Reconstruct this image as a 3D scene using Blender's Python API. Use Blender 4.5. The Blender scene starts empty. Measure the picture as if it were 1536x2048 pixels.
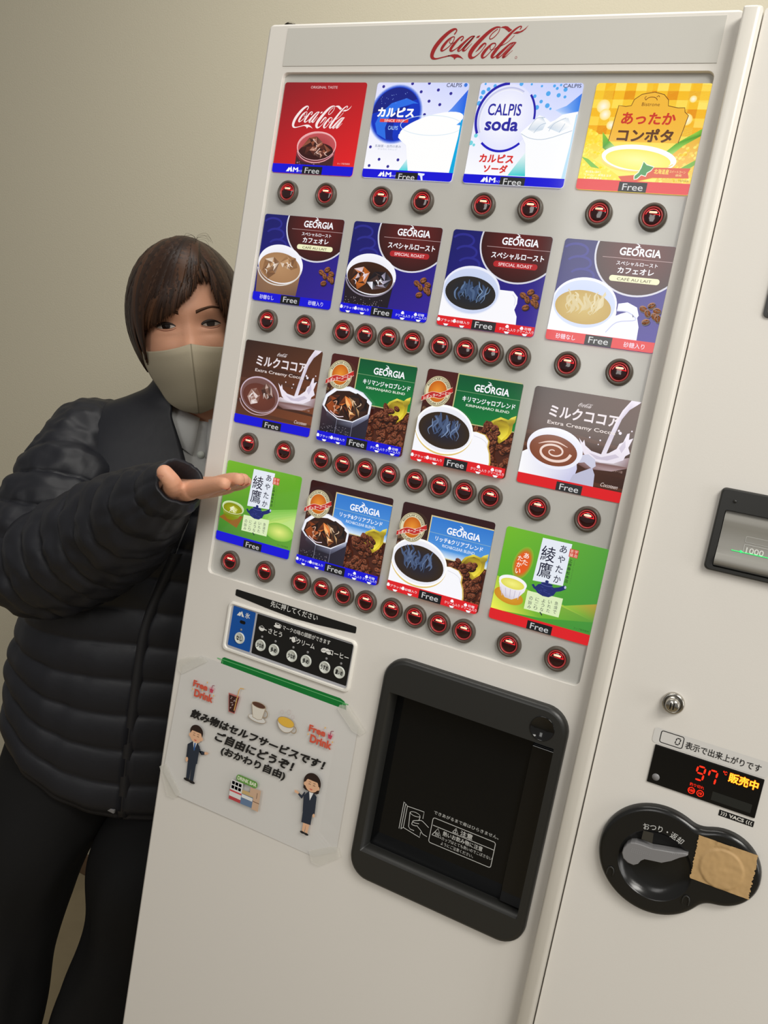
import bpy, bmesh, math, random
from mathutils import Vector, Matrix, noise
from mathutils.geometry import tessellate_polygon

SC = bpy.context.scene
COL = SC.collection
PI = math.pi

# ------------------------------------------------------------------ camera
cam_data = bpy.data.cameras.new('camera')
cam = bpy.data.objects.new('camera', cam_data)
COL.objects.link(cam)
CAM_POS = Vector((0.53976, -0.75573, 1.45859))
cx = Vector((0.88908024, 0.42248159, 0.1761977))
cy = Vector((-0.21780467, 0.05188726, 0.97461215))
cz = Vector((0.40261327, -0.90488509, 0.13815041))
cam.matrix_world = Matrix(((cx.x, cy.x, cz.x, CAM_POS.x), (cx.y, cy.y, cz.y, CAM_POS.y),
                           (cx.z, cy.z, cz.z, CAM_POS.z), (0, 0, 0, 1)))
cam_data.sensor_fit = 'VERTICAL'
cam_data.sensor_height = 24.0
FPX = 1602.6
cam_data.lens = 24.0 * FPX / 2048.0
cam_data.clip_start = 0.02
SC.camera = cam

# ------------------------------------------------------------------ light
SC.view_settings.view_transform = 'Standard'
SC.view_settings.look = 'None'
SC.view_settings.exposure = -0.14
SC.view_settings.gamma = 1.0
SC.cycles.use_denoising = True
world = bpy.data.worlds.new('world')
SC.world = world
world.use_nodes = True
bg = world.node_tree.nodes['Background']
bg.inputs['Color'].default_value = (1.0, 0.97, 0.92, 1)
bg.inputs['Strength'].default_value = 0.25


def area(name, loc, target, sx, sy, power, color):
    d = bpy.data.lights.new(name, 'AREA')
    d.shape = 'RECTANGLE'
    d.size = sx
    d.size_y = sy
    d.energy = power
    d.color = color
    o = bpy.data.objects.new(name, d)
    COL.objects.link(o)
    o.location = loc
    o.rotation_euler = (Vector(target) - Vector(loc)).to_track_quat('-Z', 'Y').to_euler()
    return o


area('ceiling_or_fill_light', (1.45, -1.10, 2.65), (0.2, 0.2, 1.2), 0.9, 0.5, 25.0, (1.0, 0.97, 0.91))
area('ceiling_or_fill_light', (-0.05, -0.05, 2.80), (-0.10, 0.50, 1.2), 1.1, 0.5, 11.0, (1.0, 0.97, 0.91))  # added wash light to brighten the back wall, not a known fixture
area('ceiling_or_fill_light', (1.7, -2.1, 2.6), (0.1, 0.2, 1.2), 1.0, 0.4, 14.0, (1.0, 0.97, 0.91))  # added fill from the front right for the face, not a known fixture
area('window_light', (-0.12, -3.0, 2.05), (0.1, 0.0, 1.4), 0.75, 1.3, 13.0, (1.0, 0.98, 0.95))
area('side_fill_light', (2.7, -0.7, 1.5), (0.4, 0.0, 1.3), 0.7, 1.3, 12.0, (1.0, 0.98, 0.95))  # added light for the rail's bright edge and the coin door, no window known


# ------------------------------------------------------------------ helpers


def lin(c):
    out = []
    for v in c[:3]:
        v = v / 255.0
        out.append(v / 12.92 if v <= 0.04045 else ((v + 0.055) / 1.055) ** 2.4)
    return tuple(out)


def mat(name, rgb, rough=0.5, spec=0.5, metal=0.0, emit=0.0, bump=0.0, bscale=200.0, vary=0.0, vscale=8.0, coat=0.0):
    m = bpy.data.materials.new(name)
    m.use_nodes = True
    nt = m.node_tree
    b = nt.nodes['Principled BSDF']
    c = lin(rgb) + (1,)
    b.inputs['Base Color'].default_value = c
    b.inputs['Roughness'].default_value = rough
    b.inputs['Specular IOR Level'].default_value = spec
    b.inputs['Metallic'].default_value = metal
    b.inputs['Coat Weight'].default_value = coat
    b.inputs['Coat Roughness'].default_value = 0.08
    if emit:
        b.inputs['Emission Color'].default_value = c
        b.inputs['Emission Strength'].default_value = emit
    if bump or vary:
        tc = nt.nodes.new('ShaderNodeTexCoord')
        if bump:
            n = nt.nodes.new('ShaderNodeTexNoise')
            n.inputs['Scale'].default_value = bscale
            n.inputs['Detail'].default_value = 5
            nt.links.new(tc.outputs['Object'], n.inputs['Vector'])
            bp = nt.nodes.new('ShaderNodeBump')
            bp.inputs['Strength'].default_value = bump
            bp.inputs['Distance'].default_value = 0.002
            nt.links.new(n.outputs['Fac'], bp.inputs['Height'])
            nt.links.new(bp.outputs['Normal'], b.inputs['Normal'])
        if vary:
            n2 = nt.nodes.new('ShaderNodeTexNoise')
            n2.inputs['Scale'].default_value = vscale
            n2.inputs['Detail'].default_value = 4
            nt.links.new(tc.outputs['Object'], n2.inputs['Vector'])
            mx = nt.nodes.new('ShaderNodeMix')
            mx.data_type = 'RGBA'
            mx.inputs['A'].default_value = tuple(v * (1 - vary) for v in c[:3]) + (1,)
            mx.inputs['B'].default_value = tuple(min(1, v * (1 + vary)) for v in c[:3]) + (1,)
            nt.links.new(n2.outputs['Fac'], mx.inputs['Factor'])
            nt.links.new(mx.outputs['Result'], b.inputs['Base Color'])
    return m


def art_mat(name, emit, base, rough, spec=0.5):
    """print whose colours are stored in the mesh colour attribute 'Col'"""
    m = bpy.data.materials.new(name)
    m.use_nodes = True
    nt = m.node_tree
    b = nt.nodes['Principled BSDF']
    at = nt.nodes.new('ShaderNodeAttribute')
    at.attribute_name = 'Col'
    b.inputs['Roughness'].default_value = rough
    b.inputs['Specular IOR Level'].default_value = spec
    mul = nt.nodes.new('ShaderNodeVectorMath')
    mul.operation = 'SCALE'
    mul.inputs['Scale'].default_value = base
    nt.links.new(at.outputs['Color'], mul.inputs[0])
    nt.links.new(mul.outputs['Vector'], b.inputs['Base Color'])
    if emit:
        nt.links.new(at.outputs['Color'], b.inputs['Emission Color'])
        b.inputs['Emission Strength'].default_value = emit
    return m


FILM = art_mat('backlit_film', 0.98, 0.12, 0.09, 0.5)
PRINT = art_mat('printed_sheet', 0.0, 1.0, 0.35, 0.4)
LED = art_mat('led_display', 1.6, 0.0, 0.12, 0.5)


def link(ob, parent=None):
    COL.objects.link(ob)
    if parent is not None:
        ob.parent = parent
    return ob


def tag(o, label=None, cat=None, group=None, kind=None):
    for k, v in (('label', label), ('category', cat), ('group', group), ('kind', kind)):
        if v:
            o[k] = v
    return o


def thing(name, loc, label, cat, group=None):
    o = bpy.data.objects.new(name, None)
    o.empty_display_size = 0.05
    link(o)
    o.location = loc
    return tag(o, label, cat, group)


class MB:
    """collects polygons and links them as ONE mesh object"""

    def __init__(self):
        self.v, self.f, self.m, self.s = [], [], [], []

    def add(self, vs, fs, mi=0, smooth=False):
        o = len(self.v)
        self.v += [tuple(p) for p in vs]
        for f in fs:
            self.f.append([o + i for i in f])
            self.m.append(mi)
            self.s.append(smooth)
        return self

    def loft(self, loops, closed=True, cap0=False, cap1=False, mi=0, smooth=True):
        n = len(loops[0])
        vs = [p for lp in loops for p in lp]
        fs = []
        for i in range(len(loops) - 1):
            for j in range(n if closed else n - 1):
                k = (j + 1) % n
                fs.append((i * n + j, i * n + k, (i + 1) * n + k, (i + 1) * n + j))
        if cap0:
            fs.append(tuple(reversed(range(n))))
        if cap1:
            fs.append(tuple((len(loops) - 1) * n + j for j in range(n)))
        return self.add(vs, fs, mi, smooth)

    def box(self, x0, x1, y0, y1, z0, z1, bev=0.0, mi=0):
        bm = bmesh.new()
        bmesh.ops.create_cube(bm, size=1.0)
        for v in bm.verts:
            v.co = Vector(((x0 + x1) / 2 + v.co.x * (x1 - x0), (y0 + y1) / 2 + v.co.y * (y1 - y0),
                           (z0 + z1) / 2 + v.co.z * (z1 - z0)))
        if bev:
            bmesh.ops.bevel(bm, geom=list(bm.edges), offset=bev, segments=3, profile=0.5, affect='EDGES')
        bm.verts.index_update()
        self.add([v.co for v in bm.verts], [[v.index for v in f.verts] for f in bm.faces], mi, False)
        bm.free()
        return self

    def lathe(self, cx, cz, prof, n=40, mi=0, smooth=True):
        """prof: (radius, y) pairs; axis along Y through (cx, cz)"""
        loops = [[(cx + r * math.cos(2 * PI * k / n), y, cz + r * math.sin(2 * PI * k / n)) for k in range(n)] for r, y in prof]
        return self.loft(loops, mi=mi, smooth=smooth)

    def tube(self, pts, rad, n=10, mi=0, caps=True):
        pts = [Vector(p) for p in pts]
        if not isinstance(rad, (list, tuple)):
            rad = [rad] * len(pts)
        loops = []
        ref = None
        for i, p in enumerate(pts):
            t = (pts[min(i + 1, len(pts) - 1)] - pts[max(i - 1, 0)]).normalized()
            if ref is None:
                ref = t.orthogonal().normalized()
            a = (ref - t * ref.dot(t)).normalized()
            b = t.cross(a)
            ref = a
            loops.append([p + (a * math.cos(2 * PI * k / n) + b * math.sin(2 * PI * k / n)) * rad[i] for k in range(n)])
        return self.loft(loops, cap0=caps, cap1=caps, mi=mi)

    def build(self, name, mats, parent=None, fix=True):
        me = bpy.data.meshes.new(name)
        me.from_pydata(self.v, [], self.f)
        if not isinstance(mats, (list, tuple)):
            mats = [mats]
        for m in mats:
            me.materials.append(m)
        me.polygons.foreach_set('material_index', self.m)
        me.polygons.foreach_set('use_smooth', self.s)
        if fix:
            bm = bmesh.new()
            bm.from_mesh(me)
            bmesh.ops.remove_doubles(bm, verts=bm.verts, dist=1e-6)
            bmesh.ops.recalc_face_normals(bm, faces=bm.faces)
            bm.to_mesh(me)
            bm.free()
        me.update()
        return link(bpy.data.objects.new(name, me), parent)


def rr(x0, x1, z0, z1, r, k=6):
    """rounded rectangle, counter-clockwise in (x, z)"""
    out = []
    for cx_, cz_, a in ((x1 - r, z1 - r, 0), (x0 + r, z1 - r, 90), (x0 + r, z0 + r, 180), (x1 - r, z0 + r, 270)):
        for i in range(k + 1):
            t = math.radians(a + 90 * i / k)
            out.append((cx_ + r * math.cos(t), cz_ + r * math.sin(t)))
    return out


def ylp(loop, y):
    return [(x, y, z) for x, z in loop]


def catmull(pts, n=6):
    out = []
    m = len(pts)
    for i in range(m - 1):
        p0, p1, p2, p3 = pts[max(i - 1, 0)], pts[i], pts[i + 1], pts[min(i + 2, m - 1)]
        for k in range(n):
            t = k / n
            out.append(tuple(0.5 * (2 * b + (c - a) * t + (2 * a - 5 * b + 4 * c - d) * t * t + (3 * b - a - 3 * c + d) * t ** 3)
                             for a, b, c, d in zip(p0, p1, p2, p3)))
    out.append(tuple(pts[-1]))
    return out


_TXT = {}


def glyphs(s, bold):
    key = (s, bold)
    if key not in _TXT:
        cu = bpy.data.curves.new('lettering', 'FONT')
        cu.body = s
        cu.resolution_u = 3
        ob = bpy.data.objects.new('lettering', cu)
        COL.objects.link(ob)
        dg = bpy.context.evaluated_depsgraph_get()
        ev = ob.evaluated_get(dg)
        me = ev.to_mesh()
        me.calc_loop_triangles()
        vs = [(v.co.x, v.co.y) for v in me.vertices]
        ts = [tuple(t.vertices) for t in me.loop_triangles]
        ev.to_mesh_clear()
        bpy.data.objects.remove(ob)
        bpy.data.curves.remove(cu)
        xs = [v[0] for v in vs] or [0, 1]
        ys = [v[1] for v in vs] or [0, 1]
        w, h = max(xs) - min(xs) or 1, max(ys) - min(ys) or 1
        vs = [((x - min(xs)) / w, (y - min(ys)) / h) for x, y in vs]
        sets = [vs]
        if bold > 0.004:
            # heavier weight: overlapping copies pushed outwards by the extra stroke width
            kx, ky = bold / (w + 2 * bold), bold / (h + 2 * bold)
            sx, sy = 1 - 2 * kx, 1 - 2 * ky
            m = 8 if bold > 0.02 else 4
            sets = []
            for i in range(m):
                t = 2 * PI * (i + 0.5) / m
                sets.append([(0.5 + (x - 0.5) * sx + kx * math.cos(t), 0.5 + (y - 0.5) * sy + ky * math.sin(t)) for x, y in vs])
        _TXT[key] = (sets, ts, w / h)
    return _TXT[key]


class Art:
    """flat print made of thin layers of coloured shapes on a plane facing -Y"""

    def __init__(self, ox, oz, y, S=1.0, sg=1, clip=None, dy=2.5e-5):
        self.ox, self.oz, self.y, self.S, self.sg, self.clip, self.dy = ox, oz, y, S, sg, clip, dy
        self.V, self.F, self.C = [], [], []
        self.L = 0
        if clip:
            xs = [p[0] for p in clip]
            ys = [p[1] for p in clip]
            self.safe = (min(xs) + 0.03, max(xs) - 0.03, min(ys) + 0.03, max(ys) - 0.03)
            a = sum(clip[i][0] * clip[(i + 1) % len(clip)][1] - clip[(i + 1) % len(clip)][0] * clip[i][1] for i in range(len(clip)))
            if a < 0:
                self.clip = clip[::-1]

    def _emit(self, pts):
        # pts: list of (u, v, col)
        if self.clip:
            s = self.safe
            if not all(s[0] < p[0] < s[1] and s[2] < p[1] < s[3] for p in pts):
                n = len(self.clip)
                for i in range(n):
                    ax, ay = self.clip[i]
                    bx, by = self.clip[(i + 1) % n]
                    out = []
                    m = len(pts)
                    for j in range(m):
                        p, q = pts[j], pts[(j + 1) % m]
                        dp = (bx - ax) * (p[1] - ay) - (by - ay) * (p[0] - ax)
                        dq = (bx - ax) * (q[1] - ay) - (by - ay) * (q[0] - ax)
                        if dp >= 0:
                            out.append(p)
                        if (dp >= 0) != (dq >= 0):
                            t = dp / (dp - dq)
                            out.append((p[0] + (q[0] - p[0]) * t, p[1] + (q[1] - p[1]) * t,
                                        tuple(a + (b - a) * t for a, b in zip(p[2], q[2]))))
                    pts = out
                    if len(pts) < 3:
                        return
        y = self.y - self.L * self.dy
        o = len(self.V)
        P = [(self.ox + p[0] * self.S, self.oz + self.sg * p[1] * self.S) for p in pts]
        a = sum(P[i][0] * P[(i + 1) % len(P)][1] - P[(i + 1) % len(P)][0] * P[i][1] for i in range(len(P)))
        idx = list(range(o, o + len(P)))
        self.V += [(x, y, z) for x, z in P]
        self.C += [p[2] for p in pts]
        self.F.append(idx if a > 0 else idx[::-1])

    def up(self):
        self.L += 1
        return self

    def poly(self, pts, col, up=True):
        if up:
            self.up()
        cs = [lin(c) for c in col] if isinstance(col[0], (tuple, list)) else [lin(col)] * len(pts)
        for t in tessellate_polygon([[Vector((p[0], p[1], 0)) for p in pts]]):
            self._emit([(pts[i][0], pts[i][1], cs[i]) for i in t])
        return self

    def rect(self, u0, v0, u1, v1, col, up=True):
        """col: one colour or the four of top-left, top-right, bottom-right, bottom-left"""
        if isinstance(col[0], (tuple, list)):
            if up:
                self.up()
            c = [lin(k) for k in col]
            N = 6
            for i in range(N):
                for j in range(N):
                    q = []
                    for a, b in ((i, j), (i + 1, j), (i + 1, j + 1), (i, j + 1)):
                        s, t = a / N, b / N
                        cc = tuple((c[0][k] * (1 - s) + c[1][k] * s) * (1 - t) + (c[3][k] * (1 - s) + c[2][k] * s) * t for k in range(3))
                        q.append((u0 + (u1 - u0) * s, v0 + (v1 - v0) * t, cc))
                    self._emit(q)
            return self
        return self.poly([(u0, v0), (u1, v0), (u1, v1), (u0, v1)], col, up)

    def rrect(self, u0, v0, u1, v1, r, col):
        return self.poly(rr(min(u0, u1), max(u0, u1), min(v0, v1), max(v0, v1), r, 4), col)

    def ell(self, cu, cv, ru, rv, col, cin=None, rot=0.0, a0=0, a1=360, n=28, up=True):
        if up:
            self.up()
        co = lin(col)
        ci = lin(cin) if cin else co
        R = math.radians(rot)
        P = []
        for k in range(n + 1):
            t = math.radians(a0 + (a1 - a0) * k / n)
            x, y = ru * math.cos(t), rv * math.sin(t)
            P.append((cu + x * math.cos(R) - y * math.sin(R), cv + x * math.sin(R) + y * math.cos(R)))
        if a1 - a0 == 360:
            for k in range(n):
                self._emit([(cu, cv, ci), P[k] + (co,), P[k + 1] + (co,)])
        else:
            self.poly(P, col, False)
        return self

    def ring(self, cu, cv, ru, rv, w, col, a0=0, a1=360, n=36, col2=None, up=True):
        if up:
            self.up()
        c0, c1 = lin(col), lin(col2 or col)
        for k in range(n):
            q = []
            for t, s, c in ((k, 0, c0), (k + 1, 0, c0), (k + 1, 1, c1), (k, 1, c1)):
                a = math.radians(a0 + (a1 - a0) * t / n)
                q.append((cu + (ru - w * s) * math.cos(a), cv + (rv - w * s) * math.sin(a), c))
            self._emit(q)
        return self

    def stroke(self, pts, w, col, n=6, up=True):
        """pts: (u, v) or (u, v, width)"""
        if up:
            self.up()
        c = lin(col)
        if len(pts[0]) == 2:
            pts = [p + (w,) for p in pts]
        if n > 1 and len(pts) > 2:
            pts = catmull(pts, n)
        L, Rr = [], []
        m = len(pts)
        for i, p in enumerate(pts):
            a, b = pts[max(i - 1, 0)], pts[min(i + 1, m - 1)]
            dx, dy = b[0] - a[0], b[1] - a[1]
            d = math.hypot(dx, dy) or 1
            nx, ny = -dy / d * p[2] / 2, dx / d * p[2] / 2
            L.append((p[0] + nx, p[1] + ny, c))
            Rr.append((p[0] - nx, p[1] - ny, c))
        for i in range(m - 1):
            self._emit([L[i], L[i + 1], Rr[i + 1], Rr[i]])
        return self

    def text(self, s, u0, v0, u1, v1, col, bold=0.0, shear=0.0, up=True, slope=0.0):
        """v0 is the top edge, v1 the bottom edge of the lettering"""
        if up:
            self.up()
        sets, ts, asp = glyphs(s, bold)
        c = lin(col)
        for vs in sets:
            self.L += 0.5
            for t in ts:
                self._emit([(u0 + (u1 - u0) * vs[i][0] + shear * (vs[i][1] - 0.5), v1 + (v0 - v1) * vs[i][1] + slope * vs[i][0], c) for i in t])
        return self

    def arc(self, s, cu, cv, ru, rv, h, a0, a1, col, bold=0.02):
        """lettering bent round an ellipse; a0 -> a1 in degrees, letters stand on radius ru"""
        self.up()
        sets, ts, asp = glyphs(s, bold)
        c = lin(col)
        for vs in sets:
            self.L += 0.5
            for t in ts:
                q = []
                for i in t:
                    a = math.radians(a0 + (a1 - a0) * vs[i][0])
                    k = 1 + h * vs[i][1] / ru
                    q.append((cu + ru * k * math.cos(a), cv + rv * k * math.sin(a), c))
                self._emit(q)
        return self

    def vtext(self, s, u, v, size, step, col, bold=0.0, asp=1.0):
        self.up()
        for i, ch in enumerate(s):
            self.text(ch, u - size * asp / 2, v + i * step, u + size * asp / 2, v + i * step + size, col, bold, up=False)
        return self

    def build(self, name, m, parent=None):
        me = bpy.data.meshes.new(name)
        me.from_pydata(self.V, [], self.F)
        me.materials.append(m)
        at = me.color_attributes.new('Col', 'FLOAT_COLOR', 'POINT')
        at.data.foreach_set('color', [x for c in self.C for x in (c[0], c[1], c[2], 1.0)])
        me.update()
        return link(bpy.data.objects.new(name, me), parent)


def at(px, py, depth):
    """the point that the photograph's pixel (px, py) shows at this depth"""
    return CAM_POS + (cx * ((px - 768) / FPX) - cy * ((py - 1024) / FPX) - cz) * depth
# ------------------------------------------------------------------ room
M_wall = mat('wall_paper', (204, 197, 176), 0.8, 0.2, bump=0.35, bscale=260)
M_floor = mat('floor_tile', (150, 136, 108), 0.55, 0.4, bump=0.15, bscale=60, vary=0.18, vscale=14)
M_base = mat('baseboard_vinyl', (96, 74, 54), 0.5)
WALL_Y = 0.885
w = MB().box(-3.2, 3.2, WALL_Y, WALL_Y + 0.1, 0, 2.7).build('wall_back', M_wall)
w['kind'] = 'structure'
w = MB().box(-3.2, 3.2, -4.5, WALL_Y + 0.1, -0.1, 0).build('floor', M_floor)
w['kind'] = 'structure'
b = MB().box(-3.2, 3.2, WALL_Y - 0.008, WALL_Y, 0, 0.06, 0.002).build('baseboard_back', M_base)
b['kind'] = 'structure'
# ------------------------------------------------------------------ vending machine
M_white = mat('white_paint', (226, 222, 215), 0.38, 0.45, bump=0.03, bscale=900)
M_white2 = mat('white_plastic', (232, 229, 221), 0.32, 0.5)
M_panel = mat('grey_acrylic', (196, 195, 190), 0.1, 0.5)
M_header = mat('grey_header', (203, 201, 194), 0.3, 0.4)
M_black = mat('black_plastic', (38, 38, 36), 0.38, 0.5)
M_gloss = mat('black_gloss', (16, 16, 16), 0.1, 0.5)
M_dglass = mat('smoked_window', (13, 14, 15), 0.07, 0.35)
M_chrome = mat('chrome', (190, 186, 178), 0.18, 0.5, metal=1.0)
M_screw = mat('steel', (120, 114, 100), 0.3, 0.5, metal=1.0)
M_gasket = mat('dark_gap', (30, 29, 28), 0.7)
M_greyp = mat('grey_plastic', (128, 127, 128), 0.4)
M_greym = mat('pale_grey_plastic', (176, 177, 182), 0.4)
M_bezel = mat('brown_bezel', (84, 75, 66), 0.36, 0.45)
M_lens = mat('dark_red_lens', (44, 10, 14), 0.06, 0.5, coat=0.6)
M_glow = mat('red_glow', (222, 20, 30), 0.2, 0.5, emit=1.1)
M_glowring = mat('red_ring', (170, 60, 60), 0.3, 0.5, emit=0.16)
M_bar = mat('hot_lamp', (255, 168, 140), 0.2, 0.5, emit=1.6)

VM = thing('vending_machine', (0.345, 0.375, 0.0), 'white free cup drink vending machine with sixteen lit drink pictures and red push buttons', 'vending machine')
OFF = Vector((0.345, 0.375, 0.0))


def part(ob, parent=VM):
    """hang a part (built in world space) on the machine or on one of its parts"""
    ob.parent = parent
    m = Matrix.Translation(-OFF) if parent is VM else Matrix.Identity(4)
    ob.data.transform(m if parent is VM else Matrix.Translation(-OFF))
    return ob


XL, XR, ZT = -0.0285, 0.4475, 1.828
YD, YR = -0.004, -0.012
mb = MB().box(-0.027, 0.745, 0.032, 0.75, 0.03, 1.822, 0.004)
for x in (0.03, 0.69):
    for y in (0.10, 0.68):
        mb.box(x - 0.02, x + 0.02, y - 0.02, y + 0.02, 0.0, 0.032)
part(mb.build('cabinet', M_white))

# left door with the display opening and the cup opening cut through it
win = rr(-0.0022, 0.4350, 1.2256, 1.7786, 0.006, 5)
cup = rr(0.2475, 0.4315, 0.962, 1.192, 0.012, 5)
outer = rr(XL + 0.003, XR, 0.06, ZT - 0.003, 0.003, 3)
mb = MB()
allp = [p for lp in (outer, win, cup) for p in lp]
tris = tessellate_polygon([[Vector((p[0], p[1], 0)) for p in lp] for lp in (outer, win, cup)])
mb.add([(x, YD, z) for x, z in allp], [tuple(t) for t in tris])
o2 = rr(XL, XR, 0.057, ZT, 0.006, 3)
o1 = rr(XL + 0.001, XR, 0.058, ZT - 0.001, 0.005, 3)
mb.loft([ylp(outer, YD), ylp(o1, YD + 0.0008), ylp(o2, YD + 0.0035), ylp(o2, 0.03)])
mb.loft([ylp(win, YD), ylp(rr(-0.0018, 0.4346, 1.2260, 1.7782, 0.006, 5), YD + 0.0006), ylp(rr(-0.0018, 0.4346, 1.2260, 1.7782, 0.006, 5), 0.002)])
mb.loft([ylp(cup, YD), ylp(cup, 0.028)])
part(mb.build('door', M_white))

part(MB().box(XL - 0.0005, XR - 0.02, 0.0305, 0.0318, 0.06, 1.82).build('door_seal', M_gasket))
mb = MB().add([(-0.004, 0.0008, 1.2236), (0.437, 0.0008, 1.2236), (0.437, 0.0008, 1.7806), (-0.004, 0.0008, 1.7806)], [(0, 1, 2, 3)])
part(mb.build('display_panel', M_panel))

# header strip with the logo
mb = MB().box(-0.0032, 0.4345, YD - 0.0006, YD + 0.0002, 1.7845, 1.8225)
HEAD = part(mb.build('header_panel', M_header))

COKE = [  # brush strokes: x, y, width
    [(446, 262, 18), (470, 215, 16), (455, 190, 18), (415, 198, 34), (350, 243, 46), (270, 330, 54), (205, 430, 57), (178, 520, 54), (190, 572, 40), (240, 590, 20), (330, 572, 14), (430, 548, 16)],
    [(458, 300, 10), (430, 294, 14), (370, 340, 30), (315, 420, 40), (300, 470, 32), (330, 478, 16), (400, 425, 12), (445, 360, 12), (458, 300, 10)],
    [(415, 325, 8), (395, 360, 8), (420, 385, 8), (470, 370, 6)],
    [(555, 350, 20), (582, 312, 14), (565, 290, 14), (520, 320, 26), (455, 410, 38), (430, 470, 34), (460, 484, 18), (525, 440, 10), (570, 390, 7)],
    [(735, 292, 12), (685, 300, 18), (610, 370, 30), (548, 450, 36), (540, 484, 20), (570, 482, 12), (640, 400, 10), (715, 310, 10)],
    [(735, 288, 16), (690, 350, 26), (630, 430, 34), (606, 478, 28), (640, 480, 14), (682, 430, 8), (716, 388, 6)],
    [(1060, 195, 9), (1052, 245, 10), (1005, 310, 11), (958, 336, 11), (945, 308, 12), (975, 255, 12), (1035, 203, 10)],
    [(1068, 182, 12), (1010, 182, 24), (930, 232, 42), (830, 340, 52), (745, 455, 58), (716, 530, 56), (735, 576, 40), (782, 574, 18), (850, 512, 10), (900, 430, 10), (910, 400, 14), (885, 392, 22), (848, 430, 30), (815, 475, 18), (785, 505, 4)],
    [(1035, 392, 12), (990, 400, 20), (925, 475, 38), (888, 545, 40), (900, 582, 24), (940, 565, 12), (1000, 490, 10), (1045, 420, 12), (1030, 388, 10)],
    [(975, 430, 7), (985, 475, 8), (1030, 470, 7), (1075, 435, 6)],
    [(1330, 218, 12), (1345, 185, 14), (1320, 178, 15), (1260, 222, 25), (1180, 315, 35), (1080, 455, 42), (1025, 550, 42), (1032, 582, 24), (1065, 570, 12), (1110, 520, 7)],
    [(1275, 292, 7), (1200, 380, 8), (1110, 432, 9)],
    [(1300, 385, 12), (1240, 402, 20), (1155, 490, 34), (1098, 560, 36), (1105, 586, 20), (1145, 560, 12), (1215, 470, 10), (1275, 395, 10)],
    [(1312, 382, 14), (1250, 465, 28), (1188, 548, 36), (1174, 580, 24), (1205, 572, 12), (1250, 525, 7), (1286, 490, 5)],
]
COKE_P = [
    [(395, 556), (450, 535), (500, 529), (545, 534), (590, 558), (640, 601), (590, 580), (548, 573), (526, 582), (510, 606), (494, 578), (455, 560)],
    [(757, 318), (775, 289), (812, 284), (796, 312)],
    [(1066, 190), (1090, 173), (1130, 167), (1165, 175), (1200, 203), (1230, 220), (1192, 250), (1160, 225), (1125, 200), (1095, 190)],
    [(1245, 272), (1290, 244), (1340, 240), (1385, 215), (1435, 164), (1405, 215), (1365, 250), (1310, 272)],
]


def coke(a, u0, v0, u1, v1, col, shear=0.0):
    """the script logo fitted into a box; v0 is the top"""
    a.up()

    def T(x, y):
        s, t = (x - 150) / 1285.0, (y - 165) / 441.0
        return u0 + (u1 - u0) * s + shear * (t - 0.5), v0 + (v1 - v0) * t
    k = abs(u1 - u0) / 1285.0
    for st in COKE:
        a.stroke([T(x, y) + (wd * k,) for x, y, wd in st], 0, col, 5, up=False)
    for p in COKE_P:
        a.poly([T(*q) for q in p], col, up=False)


a = Art(0, 0, YD - 0.0008)
coke(a, 0.1672, 1.8188, 0.2622, 1.7890, (158, 34, 36))
a.ring(0.2558, 1.7905, 0.0011, 0.0011, 0.0003, (170, 80, 80))
part(a.build('logo', PRINT), HEAD)

# hinge bolt on the top edge
mb = MB()
mb.tube([(-0.0130, 0.014, 1.8270), (-0.0130, 0.014, 1.8335)], [0.0075, 0.0075], 6)
mb.tube([(-0.0130, 0.014, 1.8335), (-0.0130, 0.014, 1.8350)], [0.0075, 0.0060], 12)
part(mb.build('hinge_bolt', M_screw))
mb = MB().box(-0.020, 0.060, 0.008, 0.024, 1.8270, 1.8292)
part(mb.build('hinge_plate', M_screw))

# upright rail between the doors, then the coin door
prof = [(0.4478, 0.03), (0.4478, -0.0185), (0.4484, -0.0197), (0.4498, -0.0202), (0.4580, -0.0202), (0.4604, -0.0196), (0.4620, -0.0180), (0.4627, -0.0155), (0.4628, 0.03)]
mb = MB()
mb.loft([[(x, y, z) for x, y in prof] for z in (0.057, 1.8205, 1.822)], cap0=True, cap1=True)
part(mb.build('rail', mat('rail_paint', (230, 226, 217), 0.22, 0.5)))
mb = MB()
l0 = rr(0.4640, 0.7440, 0.058, 1.8235, 0.002, 3)
l1 = rr(0.4634, 0.7446, 0.0574, 1.8243, 0.003, 3)
mb.loft([ylp(l1, 0.03), ylp(l1, YR + 0.001), ylp(l0, YR)], cap1=True, smooth=False)
part(mb.build('coin_door', M_white))

# ---- push buttons
RING_Y = -0.0045


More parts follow.
